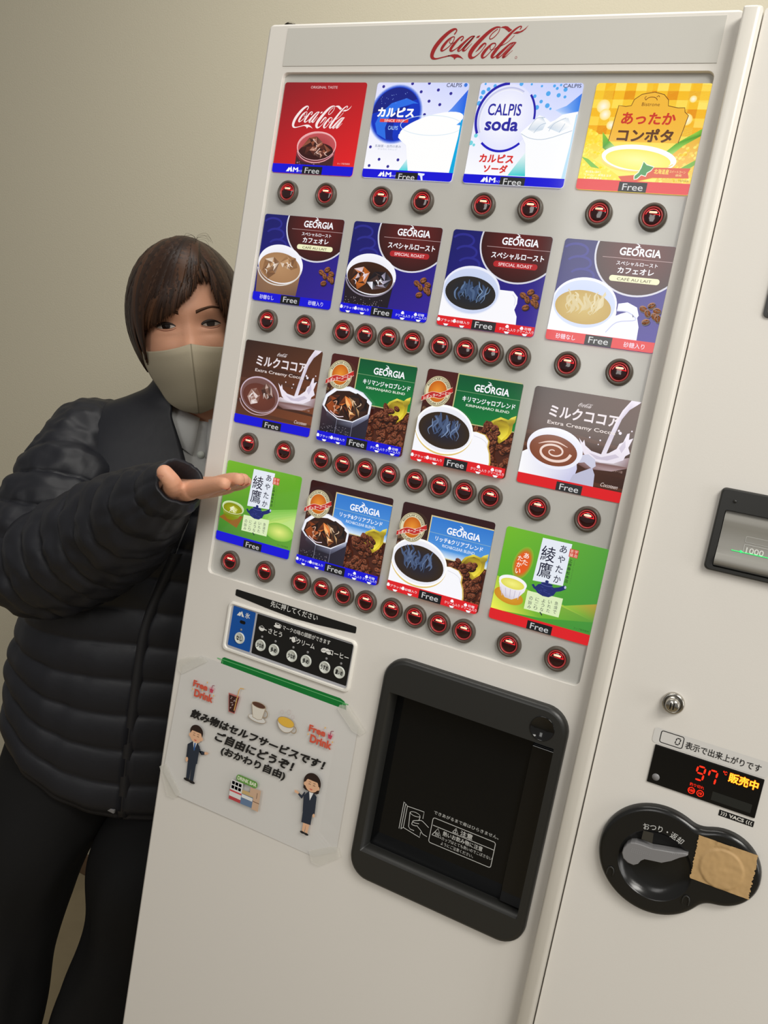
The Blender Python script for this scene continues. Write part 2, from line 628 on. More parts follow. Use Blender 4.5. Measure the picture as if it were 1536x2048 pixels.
def button_meshes():
    bz = MB().lathe(0, 0, [(0.0122, 0.001), (0.0122, -0.0028), (0.0117, -0.0040), (0.0106, -0.0047), (0.0096, -0.0045), (0.0090, -0.0036), (0.0088, -0.0024), (0.0088, 0.0)], 40)
    rg = MB().lathe(0, 0, [(0.0089, -0.0026), (0.0086, -0.0040), (0.0080, -0.0042), (0.0075, -0.0036), (0.0073, -0.0022)], 36)
    ln = MB().lathe(0, 0, [(0.0074, -0.0020), (0.0073, -0.0028), (0.0058, -0.0034), (0.0030, -0.0037), (0.0002, -0.0038)], 32)
    gl = MB()
    P = []
    for k in range(19):
        t = math.radians(168 - 156 * k / 18)
        P.append((0.0066 * math.cos(t), 0.0066 * math.sin(t)))
    for k in range(1, 10):
        t = k / 10
        P.append((0.00646 * (1 - 2 * t), 0.00137 + 0.0002 * math.sin(PI * t)))
    dome = lambda x, z: -0.0042 + 0.0009 * (x * x + z * z) / 0.0066 ** 2
    tt = tessellate_polygon([[Vector((p[0], p[1], 0)) for p in P]])
    gl.add([(x, dome(x, z), z) for x, z in P], [tuple(t) for t in tt], smooth=True)
    br = MB()
    B = rr(-0.0036, 0.0036, 0.0026, 0.0044, 0.00088, 5)
    br.loft([[(x, dome(x, z) + 0.0002, z) for x, z in B], [(x * 0.9, dome(x, z) - 0.0004, 0.0035 + (z - 0.0035) * 0.85) for x, z in B]], cap1=True)
    return bz, rg, ln, gl, br


_b = [m.build(n, mt) for m, n, mt in zip(button_meshes(), ('selection_button', 'glow_ring', 'lens', 'glow', 'lamp'), (M_bezel, M_glowring, M_lens, M_glow, M_bar))]


def put_button(x, z, first=[True]):
    obs = _b if first[0] else [o.copy() for o in _b]
    if not first[0]:
        for o in obs:
            COL.objects.link(o)
    first[0] = False
    obs[0].parent = VM
    obs[0].location = Vector((x, 0.0006, z)) - OFF
    for o in obs[1:]:
        o.parent = obs[0]


X1 = (0.0256, 0.0732, 0.1385, 0.1847, 0.2494, 0.2965, 0.3611, 0.4089)
X2 = (0.0251, 0.0732, 0.1208, 0.1475, 0.1746, 0.2018, 0.2323, 0.2593, 0.2862, 0.3133, 0.3610, 0.4091)
for x in X1:
    put_button(x, 1.6567)
for r in range(3):
    for x in X2:
        put_button(x, 1.5194 - 0.1370 * r)

# ---- notice strip above the taste buttons
a = Art(0, 0, YD - 0.0004)
a.poly([(0.0424, 1.2171), (0.1968, 1.2171), (0.1980, 1.2163), (0.1982, 1.2103), (0.1972, 1.2096), (0.1500, 1.2058), (0.1208, 1.2047), (0.0900, 1.2060), (0.0424, 1.2094), (0.0411, 1.2103), (0.0410, 1.2162)], (22, 22, 21))
a.text('先に押してください', 0.0892, 1.2166, 0.1504, 1.2097, (232, 232, 228), 0.012)
part(a.build('instruction_strip', PRINT))

# ---- taste setting panel
mb = MB()
L = [(0.0345, 0.2027, 1.1431, 1.2020, 0.006, YD), (0.0350, 0.2022, 1.1436, 1.2015, 0.006, YD - 0.0022), (0.0362, 0.2010, 1.1448, 1.2003, 0.005, YD - 0.0030),
     (0.0380, 0.2000, 1.1468, 1.1996, 0.005, YD - 0.0030), (0.0390, 0.1998, 1.1476, 1.1992, 0.0045, YD - 0.0012)]
mb.loft([ylp(rr(x0, x1, z0, z1, r, 5), y) for x0, x1, z0, z1, r, y in L], cap1=True, smooth=False)
SET = part(mb.build('taste_panel', M_white2))
a = Art(0, 0, YD - 0.0014)
a.rrect(0.0396, 1.1480, 0.1996, 1.1990, 0.004, (178, 179, 186))
a.rrect(0.0419, 1.1508, 0.0726, 1.1978, 0.0012, (18, 84, 168))
a.rrect(0.0750, 1.1508, 0.1984, 1.1974, 0.0012, (24, 24, 24))
W = (236, 236, 232)
a.poly([(0.0480, 1.1882), (0.0515, 1.1932), (0.0527, 1.1921), (0.0540, 1.1945), (0.0580, 1.1882), (0.0548, 1.1882), (0.0538, 1.1915), (0.0528, 1.1882)], W)
a.stroke([(0.0545, 1.1937), (0.0566, 1.1884)], 0.0007, W)
a.text('氷', 0.0592, 1.1946, 0.0657, 1.1880, W, 0.02)
a.rrect(0.0534, 1.1802, 0.0612, 1.1840, 0.0019, (10, 10, 12))
# cup mark and headline
a.ell(0.1030, 1.1900, 0.0046, 0.0014, W)
a.ell(0.1030, 1.1931, 0.0034, 0.0040, W, a0=180, a1=360)
a.ell(0.1030, 1.1931, 0.0034, 0.0012, W)
a.ell(0.1030, 1.1931, 0.0024, 0.0007, (24, 24, 24))
a.ring(0.1069, 1.1922, 0.0013, 0.0014, 0.0005, W)
a.text('マークの味の調節ができます', 0.1100, 1.1941, 0.1712, 1.1888, W, 0.006)
# sugar, creamer and coffee marks
a.ell(0.0836, 1.1833, 0.0040, 0.0038, W, a0=180, a1=360)
for k in range(5):
    a.ell(0.0808 + 0.0014 * k, 1.1840 + 0.0008 * (2 - abs(k - 2)), 0.0005, 0.0005, W)
a.stroke([(0.0870, 1.1826), (0.0905, 1.1822)], 0.0010, W)
a.text('さとう', 0.0928, 1.1858, 0.1110, 1.1798, W, 0.014)
a.poly([(0.1232, 1.1836), (0.1255, 1.1852), (0.1282, 1.1842), (0.1288, 1.1800), (0.1262, 1.1786), (0.1242, 1.1800)], W)
a.poly([(0.1212, 1.1832), (0.1236, 1.1834), (0.1240, 1.1818), (0.1224, 1.1820), (0.1214, 1.1808)], W)
a.ring(0.1286, 1.1832, 0.0020, 0.0026, 0.0005, W)
a.text('クリーム', 0.1305, 1.1850, 0.1536, 1.1788, W, 0.016)
for dx, rt in ((0.0, 20), (0.0052, -30)):
    a.ell(0.1655 + dx, 1.1815, 0.0038, 0.0026, W, rot=rt)
    a.stroke([(0.1626 + dx, 1.1808), (0.1655 + dx, 1.1817), (0.1684 + dx, 1.1820)], 0.0005, (24, 24, 24))
a.text('コーヒー', 0.1722, 1.1848, 0.1962, 1.1790, W, 0.016)
part(a.build('taste_legend', PRINT), SET)


def taste_button(x, z, s):
    bt = MB().lathe(x, z, [(0.0067, YD - 0.0012), (0.0067, YD - 0.0022), (0.0063, YD - 0.0028), (0.0056, YD - 0.0028), (0.0052, YD - 0.0024), (0.0001, YD - 0.0024)], 32)
    bo = part(bt.build('taste_button', mat_tb), SET)
    at_ = Art(0, 0, YD - 0.0026)
    wd = 0.0040 if len(s) == 2 else 0.0046
    at_.text(s, x - wd, z + 0.0028, x + wd, z - 0.0028, (26, 26, 26), 0.03)
    lt = part(at_.build('button_lettering', PRINT), SET)
    lt.parent = SET
    ld = MB().lathe(x + 0.0002, z + 0.0100, [(0.0014, YD - 0.0012), (0.0014, YD - 0.0020), (0.0008, YD - 0.0026), (0.0001, YD - 0.0027)], 16)
    part(ld.build('indicator', M_greyp), SET)


mat_tb = mat('button_white', (212, 216, 208), 0.35)
for x, s in ((0.0567, 'なし'), (0.0855, '少なめ'), (0.1036, '多め'), (0.1272, '少なめ'), (0.1458, '多め'), (0.1696, 'うすめ'), (0.1879, '濃いめ')):
    taste_button(x, 1.1632, s)

# ---- green strip
a = Art(0, 0, YD - 0.0003)
a.poly([(0.0361, 1.1235), (0.0361, 1.1300), (0.0372, 1.1330), (0.0395, 1.1345), (0.1935, 1.1353), (0.1990, 1.1335), (0.2022, 1.1295), (0.2030, 1.1235)], (16, 122, 52))
a.stroke([(0.0378, 1.1240), (0.0384, 1.1290), (0.0410, 1.1313), (0.1930, 1.1318), (0.1972, 1.1300), (0.1990, 1.1262), (0.1992, 1.1240)], 0.0006, (120, 200, 130), 4)
part(a.build('green_strip', PRINT))

# ---- cup dispenser door
mb = MB()
fr = [(0.2400, 0.4355, 0.9535, 1.2012, 0.024, YD), (0.2403, 0.4352, 0.9538, 1.2009, 0.024, YD - 0.0045), (0.2420, 0.4338, 0.9552, 1.1994, 0.023, YD - 0.0075), (0.2450, 0.4310, 0.9580, 1.1965, 0.021, YD - 0.0085)]
mb.loft([ylp(rr(x0, x1, z0, z1, r, 8), y) for x0, x1, z0, z1, r, y in fr])
yo = YD - 0.0085
fo = rr(0.2450, 0.4310, 0.9580, 1.1965, 0.021, 8)
fi = rr(0.2512, 0.4262, 0.9845, 1.1635, 0.0012, 2)
tris = tessellate_polygon([[Vector((p[0], p[1], 0)) for p in lp] for lp in (fo, fi)])
mb.add([(x, yo, z) for x, z in fo + fi], [tuple(t) for t in tris])
mb.loft([ylp(fi, yo), ylp(rr(0.2520, 0.4258, 0.9825, 1.1545, 0.0012, 2), 0.0118)])
FRM = part(mb.build('cup_door_frame', M_black))
mb = MB().add([(0.2500, 0.0115, 0.9790), (0.4275, 0.0115, 0.9790), (0.4275, 0.0115, 1.1600), (0.2500, 0.0115, 1.1600)], [(0, 1, 2, 3)])
CUPD = part(mb.build('cup_door', M_dglass))
mb = MB().box(0.4020, 0.4250, 0.0060, 0.0113, 0.984, 1.153, 0.001)
part(mb.build('door_grip', M_gloss), CUPD)
a = Art(0, 0, 0.0112, dy=2e-5)
g = (206, 206, 202)
lw = 0.0007
a.text('できあがるまで扉はひらきません。', 0.3165, 1.0468, 0.3880, 1.0428, g, 0.004)
Rr_ = rr(0.3168, 0.3862, 1.0108, 1.0388, 0.0022, 4)
a.stroke(Rr_ + [Rr_[0]], lw, g, 1)
a.stroke([(0.3180, 1.0305), (0.3862, 1.0305)], lw, g, 1)
a.stroke([(0.3402, 1.0318), (0.3432, 1.0370), (0.3462, 1.0318), (0.3402, 1.0318)], lw, g, 1)
a.stroke([(0.3432, 1.0352), (0.3432, 1.0335)], 0.0010, g, 1)
a.ell(0.3432, 1.0326, 0.0005, 0.0005, g)
a.text('注意', 0.3485, 1.0374, 0.3620, 1.0314, g, 0.02)
a.stroke([(0.3190, 1.0200), (0.3243, 1.0292), (0.3296, 1.0200), (0.3190, 1.0200)], lw, g, 1)
for k in range(3):
    x = 0.3226 + 0.0017 * k
    a.stroke([(x, 1.0208), (x + 0.0007, 1.0222), (x - 0.0007, 1.0236), (x, 1.0250)], 0.0006, g, 4)
a.text('熱いお飲み物に注意', 0.3305, 1.0292, 0.3745, 1.0238, g, 0.016)
a.text('カップはとても熱いのでこぼさない', 0.3303, 1.0226, 0.3860, 1.0188, g, 0.004)
a.text('ようにご注意ください。', 0.3303, 1.0172, 0.3665, 1.0134, g, 0.004)
# pictogram: flap, cup and hand
a.stroke([(0.2820, 1.0433), (0.2820, 1.0122), (0.2842, 1.0126), (0.2842, 1.0420), (0.2820, 1.0433), (0.2866, 1.0398), (0.2866, 1.0152), (0.2842, 1.0126)], lw, g, 1)
a.stroke([(0.2866, 1.0398), (0.3060, 1.0408), (0.3060, 1.0330)], lw, g, 1)
a.stroke([(0.2866, 1.0152), (0.3065, 1.0118), (0.3065, 1.0178)], lw, g, 1)
a.ring(0.2968, 1.0345, 0.0060, 0.0024, 0.0006, g)
a.stroke([(0.2908, 1.0345), (0.2922, 1.0185), (0.2945, 1.0165), (0.2990, 1.0166)], lw, g, 1)
a.stroke([(0.3028, 1.0340), (0.3020, 1.0290)], lw, g, 1)
a.stroke([(0.3142, 1.0262), (0.3090, 1.0290), (0.3050, 1.0305), (0.3000, 1.0286), (0.2966, 1.0270), (0.2956, 1.0255), (0.2985, 1.0252), (0.3030, 1.0262)], lw, g, 3)
a.stroke([(0.2956, 1.0250), (0.2952, 1.0225), (0.2985, 1.0222), (0.3020, 1.0232)], lw, g, 3)
a.stroke([(0.3020, 1.0225), (0.3060, 1.0200), (0.3090, 1.0170), (0.3142, 1.0160)], lw, g, 3)
part(a.build('caution_print', PRINT), CUPD)
mb = MB().lathe(0.4114, 1.1787, [(0.0120, yo + 0.0004), (0.0119, yo - 0.0008), (0.0114, yo - 0.0010), (0.0110, yo - 0.0002), (0.0001, yo - 0.0001)], 40)
part(mb.build('sensor_window', M_gloss), FRM)

# ---- key lock
kx, kz = 0.5186, 1.2406
mb = MB().lathe(kx, kz, [(0.0096, YR + 0.0005), (0.0096, YR - 0.0030), (0.0088, YR - 0.0042), (0.0072, YR - 0.0046), (0.0068, YR - 0.0032), (0.0060, YR - 0.0032), (0.0058, YR - 0.0105), (0.0050, YR - 0.0115), (0.0001, YR - 0.0115)], 36)
KEY = part(mb.build('key_lock', M_chrome))
mb = MB()
for s in (-0.0013, 0.0013):
    mb.box(kx + s - 0.0005, kx + s + 0.0005, YR - 0.0121, YR - 0.0113, kz - 0.0030, kz + 0.0030)
part(mb.build('key_slot', M_gloss), KEY)

# ---- finished-drink label and LED display
a = Art(0, 0, YR - 0.0003)
a.rrect(0.5085, 1.2002, 0.6045, 1.2146, 0.003, (214, 212, 208))
b0 = rr(0.5148, 0.5342, 1.2022, 1.2130, 0.0018, 4)
a.stroke(b0 + [b0[0]], 0.0008, (30, 30, 30), 1)
for seg in (((0.5277, 1.2053), (0.5280, 1.2074)), ((0.5281, 1.2080), (0.5284, 1.2100)), ((0.5311, 1.2053), (0.5314, 1.2074)), ((0.5315, 1.2080), (0.5318, 1.2100)), ((0.5281, 1.2048), (0.5308, 1.2048)), ((0.5288, 1.2105), (0.5315, 1.2105))):
    a.stroke([seg[0], seg[1]], 0.0009, (30, 30, 30), 1)
a.text('表示で出来上がりです', 0.5364, 1.2105, 0.5985, 1.2036, (30, 29, 28), 0.014)
part(a.build('ready_label', PRINT))
mb = MB().box(0.5122, 0.6030, YR - 0.0016, YR + 0.0002, 1.1634, 1.1992, 0.0007)
DSP = part(mb.build('status_display', M_gloss))
a = Art(0, 0, YR - 0.0019)
RD = (255, 46, 24)


def seg7(x, z, w_, h, segs, sl=0.0007):
    q = {'a': ((0, 1), (1, 1)), 'b': ((1, 1), (1, .5)), 'c': ((1, .5), (1, 0)), 'd': ((0, 0), (1, 0)), 'e': ((0, .5), (0, 0)), 'f': ((0, 1), (0, .5)), 'g': ((0, .5), (1, .5))}
    for s in segs:
        (x0, y0), (x1, y1) = q[s]
        mx, my = (x0 + x1) / 2, (y0 + y1) / 2
        f = 0.74
        A = (mx + (x0 - mx) * f, my + (y0 - my) * f)
        B = (mx + (x1 - mx) * f, my + (y1 - my) * f)
        P = [(x + w_ * p[0] + sl * p[1], z + h * p[1]) for p in (A, B)]
        a.stroke([P[0] + (0.0011,), ((P[0][0] + P[1][0]) / 2, (P[0][1] + P[1][1]) / 2, 0.0017), P[1] + (0.0011,)], 0, RD, 1)


seg7(0.5498, 1.1806, 0.0062, 0.0122, 'abcdfg')
seg7(0.5598, 1.1806, 0.0062, 0.0122, 'abcf')
a.text('℃', 0.5706, 1.1958, 0.5740, 1.1925, RD, 0.02)
a.text('販売中', 0.5756, 1.1966, 0.5998, 1.1876, (255, 120, 20), 0.055)
a.text('販売中', 0.5760, 1.1963, 0.5994, 1.1879, (255, 214, 60), 0.012)
a.text('釣り切れ', 0.5472, 1.1764, 0.5592, 1.1735, RD, 0.004)
for x, s in ((0.5497, '100'), (0.5571, '10')):
    a.ring(x, 1.1694, 0.0030, 0.0030, 0.0006, RD)
    k = 0.0020 if len(s) == 3 else 0.0014
    a.text(s, x - k, 1.1706, x + k, 1.1682, RD, 0.03)
part(a.build('led_readout', LED), DSP)
a = Art(0, 0, YR - 0.0018)
a.rect(0.5664, 1.1748, 0.5986, 1.1668, (36, 37, 34))
part(a.build('sensor_patch', PRINT), DSP)
mb = MB().lathe(0.5189, 1.1701, [(0.0033, YR - 0.0015), (0.0032, YR - 0.0020), (0.0001, YR - 0.0021)], 20)
part(mb.build('sensor', M_greyp), DSP)
a = Art(0, 0, YR - 0.0003)
a.rect(0.5752, 1.1605, 0.6035, 1.1551, (22, 22, 22))
W2 = (225, 222, 214)
a.text('VACS', 0.5835, 1.1595, 0.5955, 1.1562, W2, 0.035)
for x, s in ((0.5774, 1), (0.5792, 1), (0.5810, 1), (0.5978, -1), (0.5996, -1), (0.6014, -1)):
    a.ring(x - 0.0014 * s, 1.1578, 0.0020, 0.0022, 0.0006, W2, -60 if s > 0 else 120, 60 if s > 0 else 240, 10)
part(a.build('maker_badge', PRINT))

# ---- coin return plate: two overlapping rounds with a bowl and a lever
c1, r1, c2, r2 = (0.5345, 1.0970), 0.0500, (0.5855, 1.1115), 0.0340


def outline(off, n=96):
    P = []
    cx0, cz0 = 0.5530, 1.1020
    for k in range(n):
        t = 2 * PI * k / n
        lo, hi = 0.0, 0.12
        for _ in range(28):
            m = (lo + hi) / 2
            x, z = cx0 + m * math.cos(t), cz0 + m * math.sin(t)
            d1 = math.hypot(x - c1[0], z - c1[1]) - r1
            d2 = math.hypot(x - c2[0], z - c2[1]) - r2
            kk = 0.010
            h = max(0, min(1, 0.5 + 0.5 * (d2 - d1) / kk))
            d = d2 * (1 - h) + d1 * h - kk * h * (1 - h) + off
            if d < 0:
                lo = m
            else:
                hi = m
        P.append((cx0 + lo * math.cos(t), cz0 + lo * math.sin(t)))
    return P


mb = MB()
yf = YR - 0.0085
mb.loft([ylp(outline(0), YR + 0.0002), ylp(outline(0.0004), YR - 0.005), ylp(outline(0.002), YR - 0.0078), ylp(outline(0.0045), yf)])
fo = outline(0.0045)
bc = (0.5350, 1.0935)
br_ = 0.0322
fi = [(bc[0] + br_ * math.cos(2 * PI * k / 48), bc[1] + br_ * math.sin(2 * PI * k / 48)) for k in range(48)]
tris = tessellate_polygon([[Vector((p[0], p[1], 0)) for p in lp] for lp in (fo, fi)])
mb.add([(x, yf, z) for x, z in fo + fi], [tuple(t) for t in tris])
mb.lathe(bc[0], bc[1], [(br_, yf), (br_ - 0.0010, yf + 0.0008), (br_ - 0.003, yf + 0.0045), (0.022, yf + 0.0066), (0.0001, yf + 0.0070)], 48)
PLT = part(mb.build('coin_return_plate', mat('coin_plate', (26, 26, 25), 0.22, 0.5)))
mb = MB()
lv = [(0.5063, 1.0957), (0.5066, 1.1000), (0.5085, 1.1045), (0.5115, 1.1078), (0.5150, 1.1092), (0.5215, 1.1098), (0.5300, 1.1098), (0.5382, 1.1117), (0.5480, 1.1138), (0.5560, 1.1166), (0.5592, 1.1172), (0.5594, 1.1160), (0.5540, 1.1118), (0.5480, 1.1058), (0.5406, 1.1006), (0.5320, 1.0990), (0.5260, 1.0978), (0.5232, 1.0950), (0.5215, 1.0910), (0.5180, 1.0883), (0.5130, 1.0885), (0.5085, 1.0910)]
mid = (0.527, 1.102)
ins = [(mid[0] + (x - mid[0]) * 0.97, mid[1] + (z - mid[1]) * 0.93) for x, z in lv]
mb.loft([ylp(lv, yf + 0.006), ylp(lv, yf - 0.0035), ylp(ins, yf - 0.0045)], cap1=True, smooth=False)
part(mb.build('return_lever', M_greyp), PLT)
a = Art(0, 0, yf - 0.00465)
for k in range(26):
    u = random.Random(k).random()
    a.ell(0.5140 + 0.0017 * (k % 10), 1.1035 - 0.0016 * (k // 10) + 0.0002 * (k % 10), 0.00032, 0.00032, (150, 150, 152), up=False)
for k in range(5):
    a.stroke([(0.5470 + 0.0016 * k, 1.1132 + 0.0006 * k), (0.5474 + 0.0016 * k, 1.1116 + 0.0006 * k)], 0.0003, (160, 160, 162), 1, up=False)
part(a.build('lever_dots', PRINT), PLT)
a = Art(0, 0, yf - 0.0004)
a.arc('おつり・返却', bc[0] - 0.0012, bc[1] - 0.006, 0.0375, 0.0375, 0.0062, 112, 62, (205, 205, 202), 0.006)
part(a.build('return_lettering', PRINT), PLT)
for x, z in ((0.5003, 1.0735), (0.5665, 1.0742)):
    mb = MB()
    mb.tube([(x - 0.0026, yf - 0.0003, z - 0.0042), (x - 0.0028, yf - 0.0006, z), (x - 0.0018, yf - 0.0008, z + 0.0030), (x, yf - 0.0008, z + 0.0040), (x + 0.0018, yf - 0.0008, z + 0.0030), (x + 0.0028, yf - 0.0006, z), (x + 0.0026, yf - 0.0003, z - 0.0042)], 0.0008, 8)
    part(mb.build('plate_clip', M_black), PLT)
mb = MB().add([(0.5195, yf - 0.0003, 1.1215), (0.5282, yf - 0.0003, 1.1222), (0.5290, yf - 0.0003, 1.1130), (0.5195, yf - 0.0003, 1.1130)], [(0, 3, 2, 1)])
part(mb.build('sticker', mat('dark_sticker', (58, 56, 50), 0.3)), PLT)

# ---- banknote slot and the small window at the right border
mb = MB()
bx0, bx1, bz0, bz1 = 0.5165, 0.6300, 1.3640, 1.4362
lp = [(0, YR + 0.0002), (0.0004, YR - 0.0050), (0.0016, YR - 0.0062)]
mb.loft([ylp(rr(bx0 + d, bx1 - d, bz0 + d, bz1 - d, 0.004, 5), y) for d, y in lp])
fo = rr(bx0 + 0.0016, bx1 - 0.0016, bz0 + 0.0016, bz1 - 0.0016, 0.004, 5)
fi = rr(0.5232, 0.6230, 1.3680, 1.4178, 0.0015, 3)
tris = tessellate_polygon([[Vector((p[0], p[1], 0)) for p in lp_] for lp_ in (fo, fi)])
mb.add([(x, YR - 0.0062, z) for x, z in fo + fi], [tuple(t) for t in tris])
mb.loft([ylp(fi, YR - 0.0062), ylp(fi, YR - 0.0004)], cap1=True)
mb.lathe(0.5290, 1.4262, [(0.0016, YR - 0.006), (0.0015, YR - 0.0072), (0.0008, YR - 0.0078), (0.0001, YR - 0.0079)], 16)
BIL = part(mb.build('banknote_slot', M_black))
mb = MB()
pr = [(1.4172, YR - 0.0020), (1.4120, YR - 0.0050), (1.4080, YR - 0.0052), (1.4040, YR - 0.0030), (1.3960, YR - 0.0022), (1.3850, YR - 0.0022), (1.3800, YR - 0.0060), (1.3770, YR - 0.0095), (1.3740, YR - 0.0100), (1.3715, YR - 0.0080), (1.3690, YR - 0.0030)]
mb.loft([[(x, y, z) for z, y in pr] for x in (0.5238, 0.6222)], closed=False)
part(mb.build('note_chute', mat('clear_grey_plastic', (150, 148, 142), 0.14, 0.6)), BIL)
a = Art(0, 0, YR - 0.0024)
a.text('1000', 0.5460, 1.3900, 0.5600, 1.3850, (225, 225, 220), 0.02)
b0 = rr(0.5440, 0.5800, 1.3830, 1.3920, 0.0006, 2)
a.stroke(b0 + [b0[0]], 0.0004, (200, 200, 196), 1)
b0 = rr(0.5440, 0.5800, 1.3940, 1.3990, 0.0006, 2)
a.stroke(b0 + [b0[0]], 0.0003, (190, 190, 186), 1)
part(a.build('note_print', PRINT), BIL)
mb = MB().lathe(0.5425, 1.3852, [(0.0011, YR - 0.0022), (0.0010, YR - 0.0030), (0.0001, YR - 0.0033)], 14)
mb.box(0.5350, 0.5640, YR - 0.0032, YR - 0.0024, 1.3848, 1.3852)
part(mb.build('green_lamp', mat('green_led', (40, 230, 110), 0.3, emit=1.1)), BIL)
mb = MB()
mb.loft([ylp(rr(0.5158, 0.6250, 1.5795, 1.6700, 0.004, 5), YR + 0.0002), ylp(rr(0.5160, 0.6248, 1.5797, 1.6698, 0.004, 5), YR - 0.0020), ylp(rr(0.5185, 0.6223, 1.5822, 1.6673, 0.003, 5), YR - 0.0022), ylp(rr(0.5188, 0.6220, 1.5825, 1.6670, 0.003, 5), YR - 0.0008)], smooth=False)
NB = part(mb.build('notice_frame', M_black))
mb = MB().loft([ylp(rr(0.5186, 0.6222, 1.5823, 1.6672, 0.003, 5), YR - 0.0009), ylp(rr(0.5186, 0.6222, 1.5823, 1.6672, 0.003, 5), YR - 0.0010)], cap1=True)
part(mb.build('notice_card', mat('notice_white', (222, 222, 218), 0.3)), NB)
# ------------------------------------------------------------------ the sixteen lit drink pictures
CLIP = rr(0, 1, 0, 0.931, 0.028, 4)
BLUE, RED, DBLUE = (18, 14, 214), (222, 32, 38), (32, 28, 140)
WH = (250, 250, 255)
BB = 0.840


def lerp(c, d, t):
    return tuple(a + (b - a) * t for a, b in zip(c, d))


CARD_LABEL = {
    (0, 0): 'red picture card with white script and an iced cola glass', (0, 1): 'white picture card with blue ball and a glass of white drink',
    (0, 2): 'white picture card with blue ring and an iced soda glass', (0, 3): 'yellow chequered picture card with a bowl of corn soup',
    (1, 0): 'dark blue picture card with iced milk coffee', (1, 1): 'dark blue picture card with iced black coffee',
    (1, 2): 'dark blue picture card with a white cup of black coffee', (1, 3): 'dark blue picture card with a white cup of milk coffee',
    (2, 0): 'brown picture card with iced cocoa and splashing milk', (2, 3): 'brown picture card with hot cocoa in a white cup',
    (2, 1): 'green and brown picture card with iced coffee in a faceted glass', (2, 2): 'green and brown picture card with hot coffee in a gilt cup',
    (3, 1): 'blue and brown picture card with iced coffee in a faceted glass', (3, 2): 'blue and brown picture card with hot coffee in a gilt cup',
    (3, 0): 'green picture card with cold tea in a glass bowl', (3, 3): 'green picture card with hot tea and an orange flame mark'}


def card(r, c):
    return Art(0.11176 * c, 1.77 - 0.1370 * r, 0.0003, 0.1, -1, CLIP, 1.6e-5)


def finish(a, r, c, u0=0.382, v0=0.848):
    ob = part(a.build('product_card', FILM))
    ob['label'] = CARD_LABEL[(r, c)]
    b = Art(0.11176 * c, 1.77 - 0.1370 * r, a.y - (a.L + 2) * a.dy, 0.1, -1, CLIP, 1.6e-5)
    b.rect(u0, v0, u0 + 0.246, 0.932, (30, 31, 34))
    b.text('Free', u0 + 0.034, v0 + 0.014, u0 + 0.214, v0 + 0.072, (226, 228, 232), 0.006)
    part(b.build('price_label', art_mat_label), ob)


art_mat_label = art_mat('price_print', 0.35, 0.6, 0.2)


def bar(a, col, v=BB):
    a.rect(0, v, 1, 0.94, col)


def msize(a):
    a.poly([(0.182, 0.914), (0.214, 0.868), (0.228, 0.882), (0.243, 0.858), (0.262, 0.914), (0.236, 0.914), (0.232, 0.886), (0.218, 0.914)], WH)
    a.text('M', 0.268, 0.868, 0.332, 0.916, WH, 0.03)
    a.text('サイズ', 0.334, 0.892, 0.384, 0.916, WH, 0.0)


def opts(a):
    for u, s, top in ((0.10, 'ブラック', 0), (0.27, '砂糖入り', 0), (0.735, 'クリーム入り', 1), (0.915, 'クリーム入り', 2)):
        if top == 0:
            a.ell(u - 0.085, 0.880, 0.018, 0.014, WH)
            a.ell(u - 0.085, 0.866, 0.012, 0.008, WH)
            a.text(s, u - 0.062, 0.866, u + 0.072, 0.893, WH, 0.0)
        else:
            a.ell(u - 0.005 - 0.035 * (top - 1), 0.866, 0.018, 0.012, WH)
            a.ell(u - 0.005 - 0.035 * (top - 1), 0.854, 0.012, 0.007, WH)
            a.text(s, u - 0.082, 0.877, u + 0.082, 0.905, WH, 0.0)
            if top == 2:
                a.text('砂糖', u - 0.012, 0.850, u + 0.055, 0.877, WH, 0.0)
        a.poly([(u - 0.028, 0.912), (u + 0.028, 0.912), (u + 0.012, 0.932), (u - 0.012, 0.932)], WH)


def georgia(a, u0, v0, u1, v1):
    a.text('GEORGIA', u0, v0, u1, v1, WH, 0.026)
    w, h = u1 - u0, v1 - v0
    a.stroke([(u0 + w * 0.44, v0 - h * 0.02, 0.004), (u0 + w * 0.37, v0 - h * 0.12, 0.008), (u0 + w * 0.45, v0 - h * 0.28, 0.010), (u0 + w * 0.41, v0 - h * 0.48, 0.006), (u0 + w * 0.36, v0 - h * 0.56, 0.003)], 0, WH, 5)
    a.stroke([(u0 + w * 0.36, v0 - h * 0.04, 0.003), (u0 + w * 0.44, v0 - h * 0.14, 0.008), (u0 + w * 0.50, v0 - h * 0.10, 0.004)], 0, WH, 5)


def bean(a, u, v, s, rot, col):
    d = lerp(col, (20, 8, 6), 0.72)
    a.ell(u + 0.006 * s, v + 0.010 * s, 0.036 * s, 0.026 * s, lerp(col, (10, 4, 4), 0.8), rot=rot, n=10)
    a.ell(u, v, 0.034 * s, 0.024 * s, lerp(col, (30, 12, 8), 0.35), lerp(col, (255, 190, 150), 0.30), rot=rot, n=12, up=False)
    R = math.radians(rot)
    P = []
    for t, o in ((-0.03, 0.003), (-0.012, -0.004), (0.012, 0.004), (0.03, -0.002)):
        P.append((u + s * (t * math.cos(R) - o * math.sin(R)), v + s * (t * math.sin(R) + o * math.cos(R))))
    a.up()
    a.stroke(P, 0.006 * s, d, 3, up=False)


